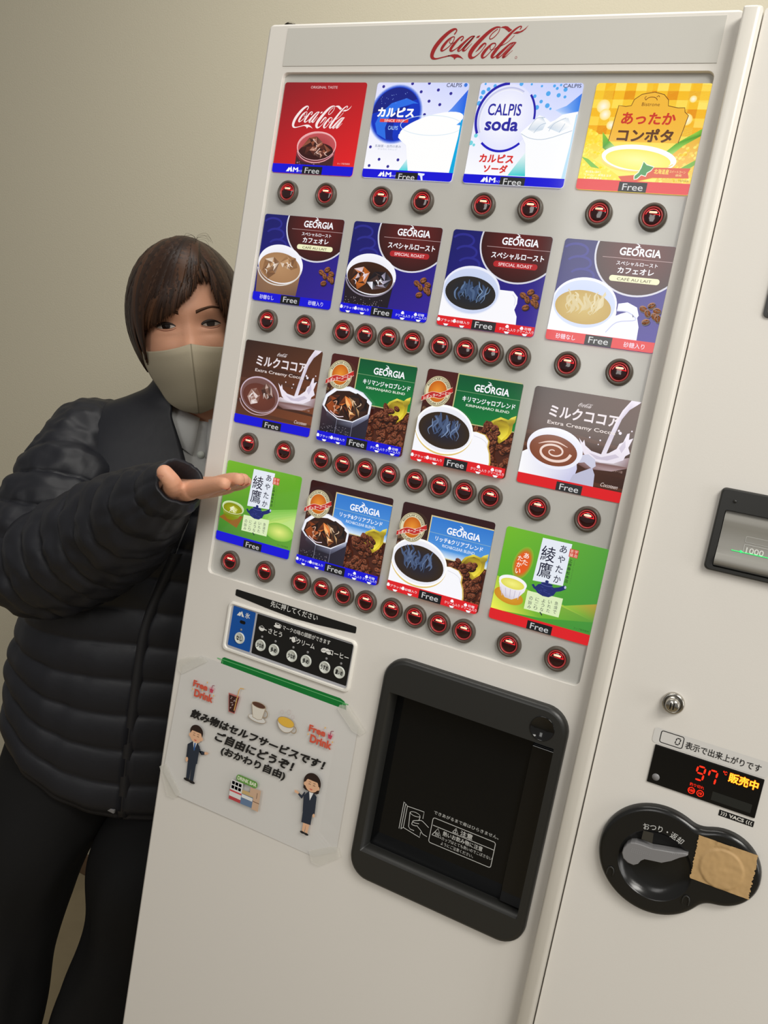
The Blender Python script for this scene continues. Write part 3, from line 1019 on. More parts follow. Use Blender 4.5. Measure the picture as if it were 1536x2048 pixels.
def steam(a, cu, cv, ru, rv, col, seed):
    rnd = random.Random(seed)
    for k in range(22):
        u = cu + ru * (rnd.random() * 1.2 - 0.6)
        v = cv + rv * (0.55 - 0.35 * rnd.random())
        P = [(u, v, 0.003)]
        big = rnd.random()
        for j in range(4):
            u += ru * (rnd.random() - 0.5) * 0.30
            v -= rv * (0.12 + 0.20 * rnd.random())
            P.append((u, v, (0.010 + 0.026 * (1 - big)) * (1 - abs(j - 1.2) / 3.2)))
        a.stroke(P, 0, lerp(col[0], col[1], min(0.9, 0.10 + 0.9 * big * (k / 22.0) ** 1.5)), 5)


def ice(a, P, seed, tones):
    """faceted ice cube: two rings of facets, mostly dark with a few bright glints"""
    rnd = random.Random(seed)
    n = len(P)
    cu = sum(p[0] for p in P) / n
    cv = sum(p[1] for p in P) / n
    I = [(cu + (p[0] - cu) * 0.5 + (rnd.random() - .5) * .03, cv + (p[1] - cv) * 0.5 + (rnd.random() - .5) * .03) for p in P]
    bag = [tones[0]] * 4 + [tones[1]] * 4 + [tones[2]] * 3 + [tones[3]] * 2
    a.up()
    for i in range(n):
        k = (i + 1) % n
        c0, c1 = rnd.choice(bag), rnd.choice(bag)
        a.poly([P[i], P[k], I[k]], [c0, lerp(c0, c1, 0.4), c0], up=False)
        a.poly([P[i], I[k], I[i]], [lerp(c0, c1, 0.5), c1, c1], up=False)
        c2 = rnd.choice(bag)
        a.poly([I[i], I[k], (cu, cv)], [c2, c2, lerp(c2, tones[1], 0.5)], up=False)
    for k in range(3):
        i = rnd.randrange(n)
        s = 0.3 + 0.5 * rnd.random()
        p = (P[i][0] * (1 - s) + cu * s, P[i][1] * (1 - s) + cv * s)
        a.stroke([p + (0.003,), (p[0] + (rnd.random() - .5) * .08, p[1] + (rnd.random() - .3) * .05, 0.010), (p[0] + (rnd.random() - .5) * .10, p[1] + .05, 0.002)], 0, lerp(tones[3], (255, 255, 255), 0.4), 4)


# --- cola
a = card(0, 0)
a.rect(0, 0, 1, 0.94, ((138, 30, 36), (178, 28, 34), (232, 34, 38), (196, 28, 36)))  # printed red gradient, with the backlight's unevenness also put into the corner colours
a.text('ORIGINAL TASTE', 0.331, 0.036, 0.656, 0.062, (226, 190, 190), 0.008)
coke(a, 0.165, 0.228, 0.862, 0.468, (248, 232, 232))
a.poly([(0.275, 0.655), (0.285, 0.95), (0.750, 0.95), (0.750, 0.640)], [(128, 50, 60), (90, 40, 50), (100, 46, 54), (150, 60, 70)])
a.ell(0.512, 0.642, 0.240, 0.148, (236, 170, 172), (176, 60, 66), rot=-3)
a.ell(0.514, 0.648, 0.228, 0.136, (196, 84, 88), (150, 46, 50), rot=-3)
a.ell(0.512, 0.700, 0.214, 0.090, (60, 24, 22), (44, 16, 16), rot=-3)
T = [(52, 24, 22), (92, 44, 34), (150, 84, 60), (206, 150, 128)]
ice(a, [(0.33, 0.66), (0.41, 0.56), (0.50, 0.545), (0.58, 0.60), (0.60, 0.68), (0.50, 0.74), (0.38, 0.73)], 3, T)
ice(a, [(0.52, 0.66), (0.60, 0.62), (0.70, 0.68), (0.68, 0.74), (0.58, 0.765), (0.51, 0.73)], 5, T)
a.poly([(0.280, 0.745), (0.33, 0.79), (0.42, 0.815), (0.53, 0.818), (0.64, 0.795), (0.742, 0.735), (0.745, 0.95), (0.285, 0.95)], (70, 36, 40))
rnd = random.Random(8)
for k in range(46):
    a.ell(0.29 + 0.44 * rnd.random(), 0.80 + 0.13 * rnd.random(), 0.010 * rnd.random() + 0.003, 0.008, rnd.choice([(160, 90, 100), (40, 18, 20), (206, 150, 158)]), n=7, up=False)
a.ring(0.512, 0.660, 0.238, 0.156, 0.010, (226, 160, 166), 20, 165)
a.ring(0.512, 0.642, 0.240, 0.148, 0.006, (244, 190, 192))
a.text('カップ販売機用', 0.800, 0.800, 0.948, 0.818, (230, 190, 190), 0.0)
bar(a, BLUE, 0.836)
msize(a)
finish(a, 0, 0, 0.384, 0.852)

# --- white lactic drink
a = card(0, 1)
a.rect(0, 0, 1, 0.94, ((226, 226, 255), (206, 214, 255), (255, 255, 255), (255, 255, 255)))
a.poly([(0.70, 0.40), (0.86, 0.24), (1.01, 0.05), (1.01, 0.42)], [(170, 205, 255), (90, 140, 240), (30, 90, 225), (0, 110, 235)])
a.poly([(0.90, 0.30), (1.01, 0.28), (1.01, 0.85), (0.93, 0.85)], [(120, 190, 255), (0, 120, 240), (0, 170, 220), (0, 180, 210)])
a.poly([(0.52, 0.66), (0.40, 0.85), (0.60, 0.85)], [(255, 255, 255), (60, 214, 226), (0, 206, 216)])
DN = (52, 46, 150)
for u, v in [(0.075, 0.039), (0.393, 0.010), (0.576, 0.006), (0.503, 0.087), (0.685, 0.069), (0.825, 0.101), (0.606, 0.175), (0.728, 0.206), (0.582, 0.303), (0.040, 0.629), (0.163, 0.747), (0.377, 0.744), (0.061, 0.813), (0.276, 0.813)]:
    a.ell(u, v, 0.016, 0.015, DN, n=14)
for k in range(6):
    t = k / 5
    a.ell(0.262, 0.305, 0.300 - 0.032 * t, 0.292 - 0.030 * t, lerp((214, 222, 255), (20, 60, 200), t), n=44)
a.ell(0.262, 0.305, 0.264, 0.258, (14, 50, 190), (18, 62, 205), n=44)
a.ell(0.262, 0.305, 0.262, 0.256, (22, 34, 130), a0=180, a1=325, n=30)
a.poly([(0.09, 0.50), (0.05, 0.40), (0.09, 0.30), (0.20, 0.20), (0.36, 0.15), (0.50, 0.20), (0.44, 0.20), (0.30, 0.24), (0.20, 0.33), (0.17, 0.44), (0.20, 0.55)], (44, 110, 230))
a.poly([(0.20, 0.55), (0.17, 0.44), (0.20, 0.33), (0.30, 0.24), (0.42, 0.22), (0.30, 0.30), (0.26, 0.40), (0.27, 0.52), (0.29, 0.56)], (16, 38, 150))
for k in range(18):
    rnd = random.Random(k + 50)
    a.ell(0.06 + 0.30 * rnd.random(), 0.09 + 0.12 * rnd.random(), 0.003, 0.003, (150, 180, 255), n=6, up=False)
a.text('カルピス', 0.058, 0.240, 0.470, 0.335, (255, 255, 255), 0.05)
a.rect(0.100, 0.352, 0.418, 0.384, (226, 66, 60))
a.text('SINCE 1919', 0.150, 0.356, 0.370, 0.381, (255, 240, 240), 0.004)
a.text('CALPIS', 0.206, 0.418, 0.316, 0.458, (160, 200, 250), 0.016)
a.poly([(0.338, 0.53), (0.338, 0.50), (0.42, 0.44), (0.55, 0.40), (0.70, 0.385), (0.85, 0.385), (1.01, 0.40), (1.01, 0.86), (0.512, 0.86), (0.44, 0.60), (0.37, 0.555)], (255, 255, 255))
a.ell(0.675, 0.405, 0.340, 0.098, (255, 255, 255), rot=-16)
a.ring(0.675, 0.405, 0.338, 0.098, 0.006, (214, 232, 245))
a.poly([(0.985, 0.35), (1.01, 0.34), (1.01, 0.86), (0.955, 0.86), (0.985, 0.50)], (0, 170, 225))
a.text('乳酸菌・自然の恵み', 0.094, 0.604, 0.388, 0.630, (120, 130, 160), 0.0)
a.text('からだにうれしい', 0.13, 0.640, 0.35, 0.654, (170, 178, 196), 0.0)
a.text('CALPIS', 0.768, 0.006, 0.928, 0.044, (40, 40, 70), 0.008)
a.ell(0.968, 0.024, 0.018, 0.018, (60, 120, 220))
bar(a, BLUE, 0.846)
msize(a)
a.poly([(0.625, 0.862), (0.700, 0.866), (0.700, 0.880), (0.680, 0.890), (0.690, 0.931), (0.672, 0.931), (0.655, 0.890), (0.630, 0.880)], (230, 235, 255))
finish(a, 0, 1, 0.384, 0.864)

# --- white lactic soda
a = card(0, 2)
a.rect(0, 0, 1, 0.94, ((222, 224, 255), (200, 210, 255), (255, 255, 255), (255, 255, 255)))
a.poly([(0.78, 0.24), (0.88, 0.20), (1.01, 0.08), (1.01, 0.27), (0.86, 0.28)], [(190, 215, 255), (120, 170, 245), (40, 110, 225), (50, 130, 235), (200, 225, 255)])
a.poly([(0.60, 0.58), (0.44, 0.84), (0.64, 0.84)], [(255, 255, 255), (70, 214, 214), (0, 200, 205)])
for i, (u, v) in enumerate([(0.049, 0.011), (0.028, 0.134), (0.040, 0.087), (0.397, 0.109), (0.407, 0.010), (0.508, 0.013), (0.630, 0.166), (0.684, 0.095), (0.847, 0.123), (0.785, 0.109), (0.732, 0.229), (0.509, 0.260), (0.697, 0.202), (0.729, 0.027), (0.048, 0.487), (0.162, 0.474), (0.251, 0.501), (0.010, 0.556), (0.044, 0.574), (0.09, 0.06), (0.61, 0.03), (0.56, 0.12), (0.60, 0.22), (0.76, 0.05), (0.84, 0.06), (0.79, 0.02), (0.15, 0.03), (0.02, 0.19)]):
    s = 0.011 + 0.011 * ((i * 7) % 5) / 4
    a.ell(u, v, s, s, (84, 170, 240) if i not in (14, 15, 16, 17, 18) else (120, 214, 226), n=14)
a.ell(0.305, 0.315, 0.285, 0.305, (228, 230, 255), (255, 255, 255), n=44)
a.ring(0.315, 0.322, 0.276, 0.282, 0.028, (176, 180, 226), 150, 300, col2=(250, 250, 255))
a.ring(0.305, 0.315, 0.300, 0.320, 0.026, (40, 34, 170), 150, 268)
a.ring(0.305, 0.315, 0.300, 0.320, 0.020, (40, 34, 170), 318, 362)
a.ring(0.305, 0.315, 0.300, 0.320, 0.022, (30, 24, 190), 48, 130)
a.text('CALPIS', 0.124, 0.190, 0.458, 0.300, (46, 44, 160), 0.02)
a.text('soda', 0.122, 0.316, 0.456, 0.440, (46, 44, 160), 0.03)
a.text('カルピス', 0.128, 0.652, 0.474, 0.732, (216, 48, 44), 0.045)
a.text('ソーダ', 0.188, 0.748, 0.430, 0.826, (216, 48, 44), 0.045)
a.poly([(0.49, 0.45), (0.53, 0.41), (0.60, 0.34), (0.64, 0.29), (0.70, 0.31), (0.76, 0.35), (0.80, 0.33), (0.86, 0.28), (1.01, 0.25), (1.01, 0.86), (0.62, 0.86), (0.56, 0.55)], (252, 253, 255))
a.poly([(0.56, 0.42), (0.62, 0.32), (0.68, 0.31), (0.72, 0.36), (0.70, 0.42), (0.62, 0.45)], [(214, 224, 236), (255, 255, 255), (190, 206, 224), (236, 242, 250), (206, 220, 234), (255, 255, 255)])
a.poly([(0.74, 0.40), (0.82, 0.32), (0.92, 0.31), (0.96, 0.38), (0.86, 0.44)], [(206, 218, 232), (255, 255, 255), (214, 226, 240), (255, 255, 255), (220, 232, 244)])
for P in ([(0.56, 0.42), (0.62, 0.32), (0.70, 0.31)], [(0.62, 0.45), (0.67, 0.38), (0.72, 0.36)], [(0.76, 0.43), (0.80, 0.36), (0.90, 0.31)], [(0.86, 0.44), (0.90, 0.36)], [(0.50, 0.46), (0.60, 0.50), (0.75, 0.50), (0.98, 0.42)]):
    a.stroke(P, 0.005, (176, 194, 214), 4)
a.poly([(0.988, 0.28), (1.01, 0.27), (1.01, 0.86), (0.965, 0.86), (0.985, 0.55)], (190, 226, 246))
a.text('CALPIS', 0.815, 0.012, 0.982, 0.046, (40, 40, 60), 0.008)
bar(a, BLUE, 0.848)
msize(a)
finish(a, 0, 2, 0.380, 0.858)

# --- corn potage
a = card(0, 3)
a.rect(0, 0, 1, 0.94, ((246, 206, 60), (246, 206, 70), (255, 240, 110), (255, 236, 90)))
for i in range(12):
    for j in range(6):
        u, v = i * 0.092 - 0.01, j * 0.075 - 0.01
        k = (i % 2) + (j % 2)
        c = ((255, 234, 120), (244, 186, 44), (226, 132, 22))[k]
        c = lerp(c, (236, 110, 20), 0.25 * max(0, j - 2) / 3)
        a.rect(u, v, u + 0.092, v + 0.075, c, up=False)
a.up()
for u, v, s in ((0.10, 0.20, 0.06), (0.13, 0.27, 0.05), (0.84, 0.30, 0.05), (0.86, 0.13, 0.03), (0.80, 0.40, 0.035), (0.20, 0.36, 0.04)):
    a.ell(u, v, s, s, (255, 226, 120), (255, 252, 236), n=18)
rnd = random.Random(4)


def cob(P, seed, tone):
    a.poly(P, tone)
    us = [p[0] for p in P]
    vs = [p[1] for p in P]
    rn = random.Random(seed)
    a.up()
    n = 0
    while n < 90:
        u, v = min(us) + (max(us) - min(us)) * rn.random(), min(vs) + (max(vs) - min(vs)) * rn.random()
        ins = False
        m = len(P)
        for i in range(m):
            (x0, y0), (x1, y1) = P[i], P[(i + 1) % m]
            if (y0 > v) != (y1 > v) and u < (x1 - x0) * (v - y0) / (y1 - y0) + x0:
                ins = not ins
        n += 1
        if ins:
            a.ell(u, v, 0.016, 0.012, lerp(tone, (255, 246, 120), 0.2 + 0.6 * rn.random()), rot=-30, n=8, up=False)


cob([(-0.02, 0.38), (0.08, 0.42), (0.17, 0.50), (0.18, 0.60), (0.12, 0.66), (-0.02, 0.62)], 1, (250, 214, 40))
cob([(-0.02, 0.60), (0.10, 0.66), (0.30, 0.76), (0.46, 0.85), (-0.02, 0.85)], 2, (255, 222, 30))
cob([(0.72, 0.64), (0.80, 0.52), (1.01, 0.38), (1.01, 0.62), (0.84, 0.72)], 3, (240, 186, 60))
cob([(0.70, 0.80), (0.86, 0.74), (1.01, 0.66), (1.01, 0.86), (0.68, 0.86)], 5, (246, 200, 60))
a.poly([(0.14, 0.42), (0.22, 0.50), (0.30, 0.56), (0.24, 0.60), (0.17, 0.56)], [(150, 206, 60), (90, 176, 40), (220, 240, 160), (120, 196, 60), (70, 150, 40)])
a.poly([(0.72, 0.58), (0.80, 0.50), (0.92, 0.42), (1.01, 0.36), (1.01, 0.42), (0.86, 0.52), (0.76, 0.62)], [(110, 186, 50), (90, 170, 40), (150, 210, 70), (120, 190, 60), (80, 150, 40), (140, 200, 70), (180, 220, 110)])
a.poly([(-0.01, 0.64), (0.06, 0.66), (0.18, 0.74), (0.10, 0.73)], (110, 186, 40))
a.poly([(0.80, 0.76), (0.92, 0.68), (1.01, 0.62), (1.01, 0.66), (0.90, 0.75)], (110, 176, 40))
PL = [(0.208, 0.50), (0.225, 0.30), (0.236, 0.192), (0.300, 0.200), (0.346, 0.192), (0.362, 0.140), (0.420, 0.095), (0.526, 0.076), (0.610, 0.096), (0.655, 0.140), (0.664, 0.190), (0.750, 0.206), (0.806, 0.204), (0.815, 0.240), (0.850, 0.268), (0.830, 0.400), (0.812, 0.50)]
a.poly(PL, (244, 186, 62))
a.stroke(PL, 0.006, (110, 70, 30), 1)
a.text('Bistrone', 0.436, 0.164, 0.590, 0.194, (120, 70, 30), 0.004)
a.ring(0.512, 0.145, 0.050, 0.030, 0.006, (120, 70, 30), 180, 360, 16)
a.stroke([(0.462, 0.145), (0.450, 0.125), (0.462, 0.112)], 0.005, (120, 70, 30), 3)
a.stroke([(0.55, 0.118), (0.565, 0.106), (0.575, 0.118)], 0.005, (120, 70, 30), 3)
a.text('あったか', 0.284, 0.248, 0.752, 0.352, (206, 62, 44), 0.035)
a.text('コンポタ', 0.276, 0.384, 0.760, 0.500, (96, 56, 30), 0.040)
a.ell(0.505, 0.640, 0.330, 0.115, (255, 255, 250), n=44, rot=4)
a.ell(0.500, 0.652, 0.288, 0.088, (250, 232, 90), (255, 242, 150), n=44, rot=4)
a.ring(0.505, 0.640, 0.330, 0.118, 0.012, (246, 214, 120), 20, 170)
a.poly([(0.36, 0.80), (0.52, 0.78), (0.66, 0.712), (0.966, 0.706), (0.950, 0.745), (0.966, 0.790), (0.66, 0.800), (0.52, 0.84), (0.42, 0.86)], (216, 76, 34))
HK = [(0.500, 0.790), (0.530, 0.760), (0.545, 0.720), (0.556, 0.664), (0.590, 0.690), (0.655, 0.706), (0.636, 0.740), (0.606, 0.760), (0.600, 0.790), (0.560, 0.780), (0.530, 0.815), (0.505, 0.820)]
a.poly(HK, (56, 146, 74))
a.stroke(HK + HK[:1], 0.008, (240, 245, 225), 1)
a.text('北海道産', 0.664, 0.722, 0.790, 0.766, (255, 226, 90), 0.02)
a.text('スイートコーン', 0.796, 0.730, 0.930, 0.752, (255, 236, 150), 0.004)
a.text('使用', 0.850, 0.760, 0.900, 0.780, (255, 236, 150), 0.004)
for k in range(3):
    a.text(('飲む直前に温めて', 'ください・お湯を注ぎ', 'とろみが出ます')[k], 0.06, 0.762 + 0.028 * k, (0.20, 0.30, 0.22)[k], 0.782 + 0.028 * k, (250, 250, 240), 0.0)
a.text('カップ販売機用', 0.84, 0.806, 0.97, 0.822, (120, 100, 40), 0.0)
bar(a, RED, 0.836)
finish(a, 0, 3, 0.384, 0.846)


# --- roast coffee cards of the second row
def roast(r, c, milk, hot):
    a = card(r, c)
    a.rect(0, 0, 1, 0.94, ((26, 28, 100), (36, 30, 120), (54, 34, 150), (34, 28, 122)))
    for k in range(3):
        a.ring(0.12 + 0.05 * k, 0.10 + 0.11 * k, 0.12, 0.07, 0.022, (44, 44, 140), 200, 420, 20)
    a.ell(0.705, 0.085, 0.412, 0.378, (214, 214, 226), n=60)
    a.ell(0.705, 0.085, 0.396, 0.362, (58, 26, 26), (104, 34, 32), n=60)
    a.rect(0.0 + 0.372, 0.132, 1.0, 0.136, (190, 160, 160))
    georgia(a, 0.514, 0.038, 0.878, 0.108)
    if milk:
        a.text('スペシャルロースト', 0.506, 0.160, 0.870, 0.196, WH, 0.014)
        a.text('カフェオレ', 0.530, 0.212, 0.850, 0.266, WH, 0.022)
        a.rrect(0.470, 0.288, 0.914, 0.340, 0.025, (240, 240, 196))
        a.text('CAFÉ AU LAIT', 0.540, 0.298, 0.844, 0.330, (90, 66, 40), 0.012)
    else:
        a.text('スペシャルロースト', 0.432, 0.180, 0.956, 0.240, WH, 0.022)
        a.rrect(0.468, 0.262, 0.908, 0.318, 0.027, (178, 40, 44))
        a.text('SPECIAL ROAST', 0.520, 0.276, 0.856, 0.306, (250, 220, 220), 0.012)
    if hot:
        a.poly([(-0.01, 0.56), (0.58, 0.52), (0.60, 0.62), (0.585, 0.90), (-0.01, 0.90)], WH)
        if milk:
            a.poly([(0.52, 0.80), (0.57, 0.66), (0.64, 0.62), (0.74, 0.58), (0.79, 0.64), (0.82, 0.72), (0.83, 0.90), (0.5, 0.90)], (236, 238, 252))
            a.poly([(0.60, 0.535), (0.68, 0.515), (0.77, 0.55), (0.80, 0.62), (0.78, 0.66), (0.70, 0.60), (0.60, 0.60)], (236, 238, 252))
            a.stroke([(0.60, 0.60), (0.70, 0.60), (0.78, 0.66), (0.62, 0.70), (0.54, 0.80)], 0.008, (190, 194, 226), 4)
            a.poly([(0.74, 0.61), (0.76, 0.635), (0.75, 0.64)], (60, 60, 90))
        else:
            a.poly([(0.57, 0.53), (0.62, 0.530), (0.72, 0.530), (0.775, 0.580), (0.780, 0.64), (0.765, 0.70), (0.80, 0.76), (0.815, 0.90), (0.5, 0.90)], WH)
            a.stroke([(0.72, 0.56), (0.755, 0.60), (0.755, 0.66)], 0.005, (206, 208, 226), 4)
        a.ell(0.292, 0.565, 0.300, 0.232, (238, 240, 252), (206, 214, 240), n=48, rot=4)
        a.ell(0.292, 0.572, 0.286, 0.214, (206, 216, 244), (188, 204, 238), n=48, rot=4)
        if milk:
            a.ell(0.288, 0.602, 0.262, 0.152, (190, 156, 70), (206, 178, 96), n=44, rot=4)
            steam(a, 0.29, 0.58, 0.24, 0.17, ((206, 186, 130), (242, 234, 206)), 5)
        else:
            a.ell(0.290, 0.592, 0.264, 0.158, (44, 40, 36), (24, 34, 52), n=44, rot=4)
            steam(a, 0.29, 0.58, 0.24, 0.18, ((44, 62, 96), (150, 180, 216)), 9)
    else:
        m1 = (168, 126, 88) if milk else (40, 30, 32)
        a.poly([(0.01, 0.60), (0.575, 0.52), (0.545, 0.90), (0.035, 0.90)], [lerp(m1, (30, 24, 60), 0.2), m1, lerp(m1, (20, 16, 40), 0.5), lerp(m1, (20, 16, 40), 0.3)])
        a.ell(0.294, 0.520, 0.292, 0.205, (248, 248, 255), (222, 222, 236), n=48, rot=8)
        a.ell(0.290, 0.556, 0.270, 0.158, m1 if milk else (64, 36, 22), lerp(m1, (220, 176, 130), 0.3) if milk else (30, 18, 18), n=44, rot=6)
        T = [(150, 108, 72), (196, 156, 116), (120, 84, 58), (232, 214, 196)] if milk else [(30, 22, 26), (120, 62, 26), (196, 104, 36), (226, 214, 226)]
        ice(a, [(0.07, 0.60), (0.09, 0.48), (0.20, 0.45), (0.28, 0.50), (0.25, 0.62), (0.16, 0.69)], 11, T)
        ice(a, [(0.26, 0.60), (0.33, 0.49), (0.46, 0.48), (0.54, 0.55), (0.49, 0.64), (0.34, 0.67)] if not milk else [(0.29, 0.50), (0.36, 0.42), (0.48, 0.44), (0.52, 0.54), (0.44, 0.57), (0.33, 0.55)], 12, T if milk else [(24, 20, 26), (70, 50, 46), (170, 164, 186), (244, 244, 255)])
        a.ring(0.294, 0.545, 0.292, 0.205, 0.014, (222, 214, 206) if milk else (150, 142, 160), 8, 172)
        if not milk:
            rn = random.Random(77)
            for k in range(70):
                a.ell(0.04 + 0.44 * rn.random(), 0.76 + 0.09 * rn.random(), 0.005, 0.004, rn.choice([(150, 140, 150), (90, 80, 90), (24, 18, 22)]), n=6, up=False)
    for u, v, rt in ((0.825, 0.555, 20), (0.890, 0.520, -30), (0.870, 0.590, 60), (0.945, 0.560, 10), (0.935, 0.610, 40), (0.870, 0.665, -20), (0.965, 0.625, 70)):
        bean(a, u, v, 1.05, rt, (196, 120, 70))
    bar(a, RED if hot else BLUE, 0.838)
    if milk:
        a.text('砂糖なし', 0.095, 0.862, 0.280, 0.910, (240, 240, 255), 0.004)
        a.text('砂糖入り', 0.724, 0.862, 0.908, 0.910, (240, 240, 255), 0.004)
    else:
        opts(a)
    finish(a, r, c, 0.370, 0.842)


roast(1, 0, True, False)
roast(1, 1, False, False)
roast(1, 2, False, True)
roast(1, 3, True, True)


# --- milk cocoa
def cocoa(r, c, hot):
    a = card(r, c)
    a.rect(0, 0, 1, 0.94, ((52, 34, 28), (84, 50, 34), (128, 70, 42) if not hot else (54, 34, 30), (92, 52, 34)))
    for k in range(5):
        a.poly([(0, 0.30 + 0.12 * k), (0.5, 0.26 + 0.13 * k), (1, 0.32 + 0.12 * k), (1, 0.345 + 0.12 * k), (0.5, 0.30 + 0.13 * k), (0, 0.335 + 0.12 * k)], lerp((70, 42, 32), (104, 62, 42), (k % 3) / 2))
    MK = (236, 228, 240)
    MS = (206, 196, 214)
    # splash
    a.poly([(0.45, 0.62), (0.56, 0.56), (0.75, 0.585), (0.90, 0.54), (1.01, 0.50), (1.01, 0.60), (0.86, 0.66), (0.62, 0.68)], [(120, 84, 80), (220, 206, 214), (240, 236, 244), (200, 186, 196), (160, 130, 130), (130, 96, 92), (180, 156, 160), (110, 76, 72)])
    a.poly([(0.505, 0.412), (0.545, 0.450), (0.555, 0.420), (0.575, 0.470), (0.640, 0.510), (0.74, 0.525), (0.80, 0.500), (0.86, 0.450), (0.875, 0.400), (0.905, 0.380), (0.925, 0.300), (0.945, 0.290), (0.950, 0.350), (0.985, 0.330), (0.960, 0.420), (0.985, 0.470), (0.950, 0.500), (0.940, 0.540), (0.86, 0.585), (0.74, 0.600), (0.62, 0.580), (0.575, 0.545), (0.545, 0.490)], MK)
    a.poly([(0.62, 0.53), (0.74, 0.55), (0.86, 0.50), (0.90, 0.52), (0.80, 0.57), (0.70, 0.575)], MS)
    a.poly([(0.88, 0.44), (0.92, 0.36), (0.935, 0.42), (0.91, 0.48)], MS)
    for u, v, s in ((0.845, 0.285, 0.010), (0.862, 0.305, 0.014), (0.70, 0.40, 0.008), (0.96, 0.27, 0.007), (0.60, 0.39, 0.007), (0.69, 0.44, 0.006)):
        a.ell(u, v, s, s, MK, n=10)
    # pouring stream
    a.poly([(0.905, -0.01), (1.0, -0.01), (0.960, 0.030), (0.900, 0.085), (0.850, 0.180), (0.815, 0.330), (0.775, 0.530), (0.730, 0.545), (0.765, 0.370), (0.800, 0.220), (0.840, 0.100)], [MK, MK, MK, MS, MS, MS, MK, MK, MS, MK, MK])
    coke(a, 0.436, 0.090, 0.572, 0.130, (216, 206, 206))
    a.text('ミルクココア', 0.180, 0.150, 0.832, 0.262, (232, 222, 226), 0.030)
    a.text('Extra Creamy Cocoa', 0.182, 0.296, 0.822, 0.340, (230, 218, 214), 0.012)
    if hot:
        a.poly([(-0.01, 0.64), (0.05, 0.60), (0.52, 0.60), (0.545, 0.70), (0.52, 0.90), (-0.01, 0.90)], [(250, 250, 255), (255, 255, 255), (226, 224, 244), (206, 206, 236), (190, 190, 226), (255, 255, 255)])
        a.poly([(0.48, 0.90), (0.52, 0.76), (0.58, 0.72), (0.68, 0.66), (0.715, 0.72), (0.73, 0.90)], (190, 190, 214))
        a.poly([(0.54, 0.57), (0.62, 0.545), (0.69, 0.580), (0.71, 0.64), (0.68, 0.67), (0.60, 0.625), (0.55, 0.64)], (206, 206, 226))
        a.ell(0.300, 0.552, 0.270, 0.192, (240, 240, 252), (220, 222, 240), n=48, rot=5)
        a.ell(0.290, 0.572, 0.232, 0.142, (128, 70, 46), (150, 86, 58), n=44, rot=5)
        sp = []
        for k in range(22):
            t = 0.55 * k
            q = 1 - k / 23
            sp.append((0.298 + 0.165 * q * math.cos(t), 0.582 + 0.098 * q * math.sin(t), 0.020 * q + 0.006))
        a.stroke(sp, 0, (240, 216, 206), 3)
        a.stroke([(0.14, 0.53, 0.004), (0.22, 0.50, 0.014), (0.32, 0.49, 0.016), (0.42, 0.52, 0.004)], 0, (236, 206, 194), 4)
    else:
        a.ell(0.288, 0.580, 0.262, 0.198, (206, 186, 200), (110, 74, 66), n=48, rot=10)
        a.ell(0.288, 0.584, 0.250, 0.186, (120, 84, 80), (88, 54, 46), n=48, rot=10)
        a.ell(0.286, 0.604, 0.222, 0.144, (98, 52, 42), (112, 60, 46), n=44, rot=10)
        T = [(120, 76, 62), (196, 170, 164), (150, 110, 96), (232, 218, 216)]
        ice(a, [(0.13, 0.62), (0.17, 0.53), (0.24, 0.51), (0.30, 0.58), (0.28, 0.67), (0.19, 0.70)], 21, T)
        ice(a, [(0.30, 0.52), (0.35, 0.44), (0.42, 0.46), (0.47, 0.58), (0.40, 0.62), (0.34, 0.59)], 22, [(70, 44, 38), (130, 96, 84), (100, 66, 54), (200, 176, 168)])
        a.ring(0.288, 0.615, 0.262, 0.192, 0.010, (196, 164, 168), 12, 168)
    a.text('※イメージ図', 0.86, 0.640, 0.955, 0.660, (180, 150, 140), 0.0)
    a.text('Cocoteen', 0.788, 0.776, 0.945, 0.812, (230, 214, 208), 0.004, 0.01)
    bar(a, RED if hot else BLUE, 0.832)
    finish(a, r, c, 0.386, 0.848)


cocoa(2, 0, False)
cocoa(2, 3, True)


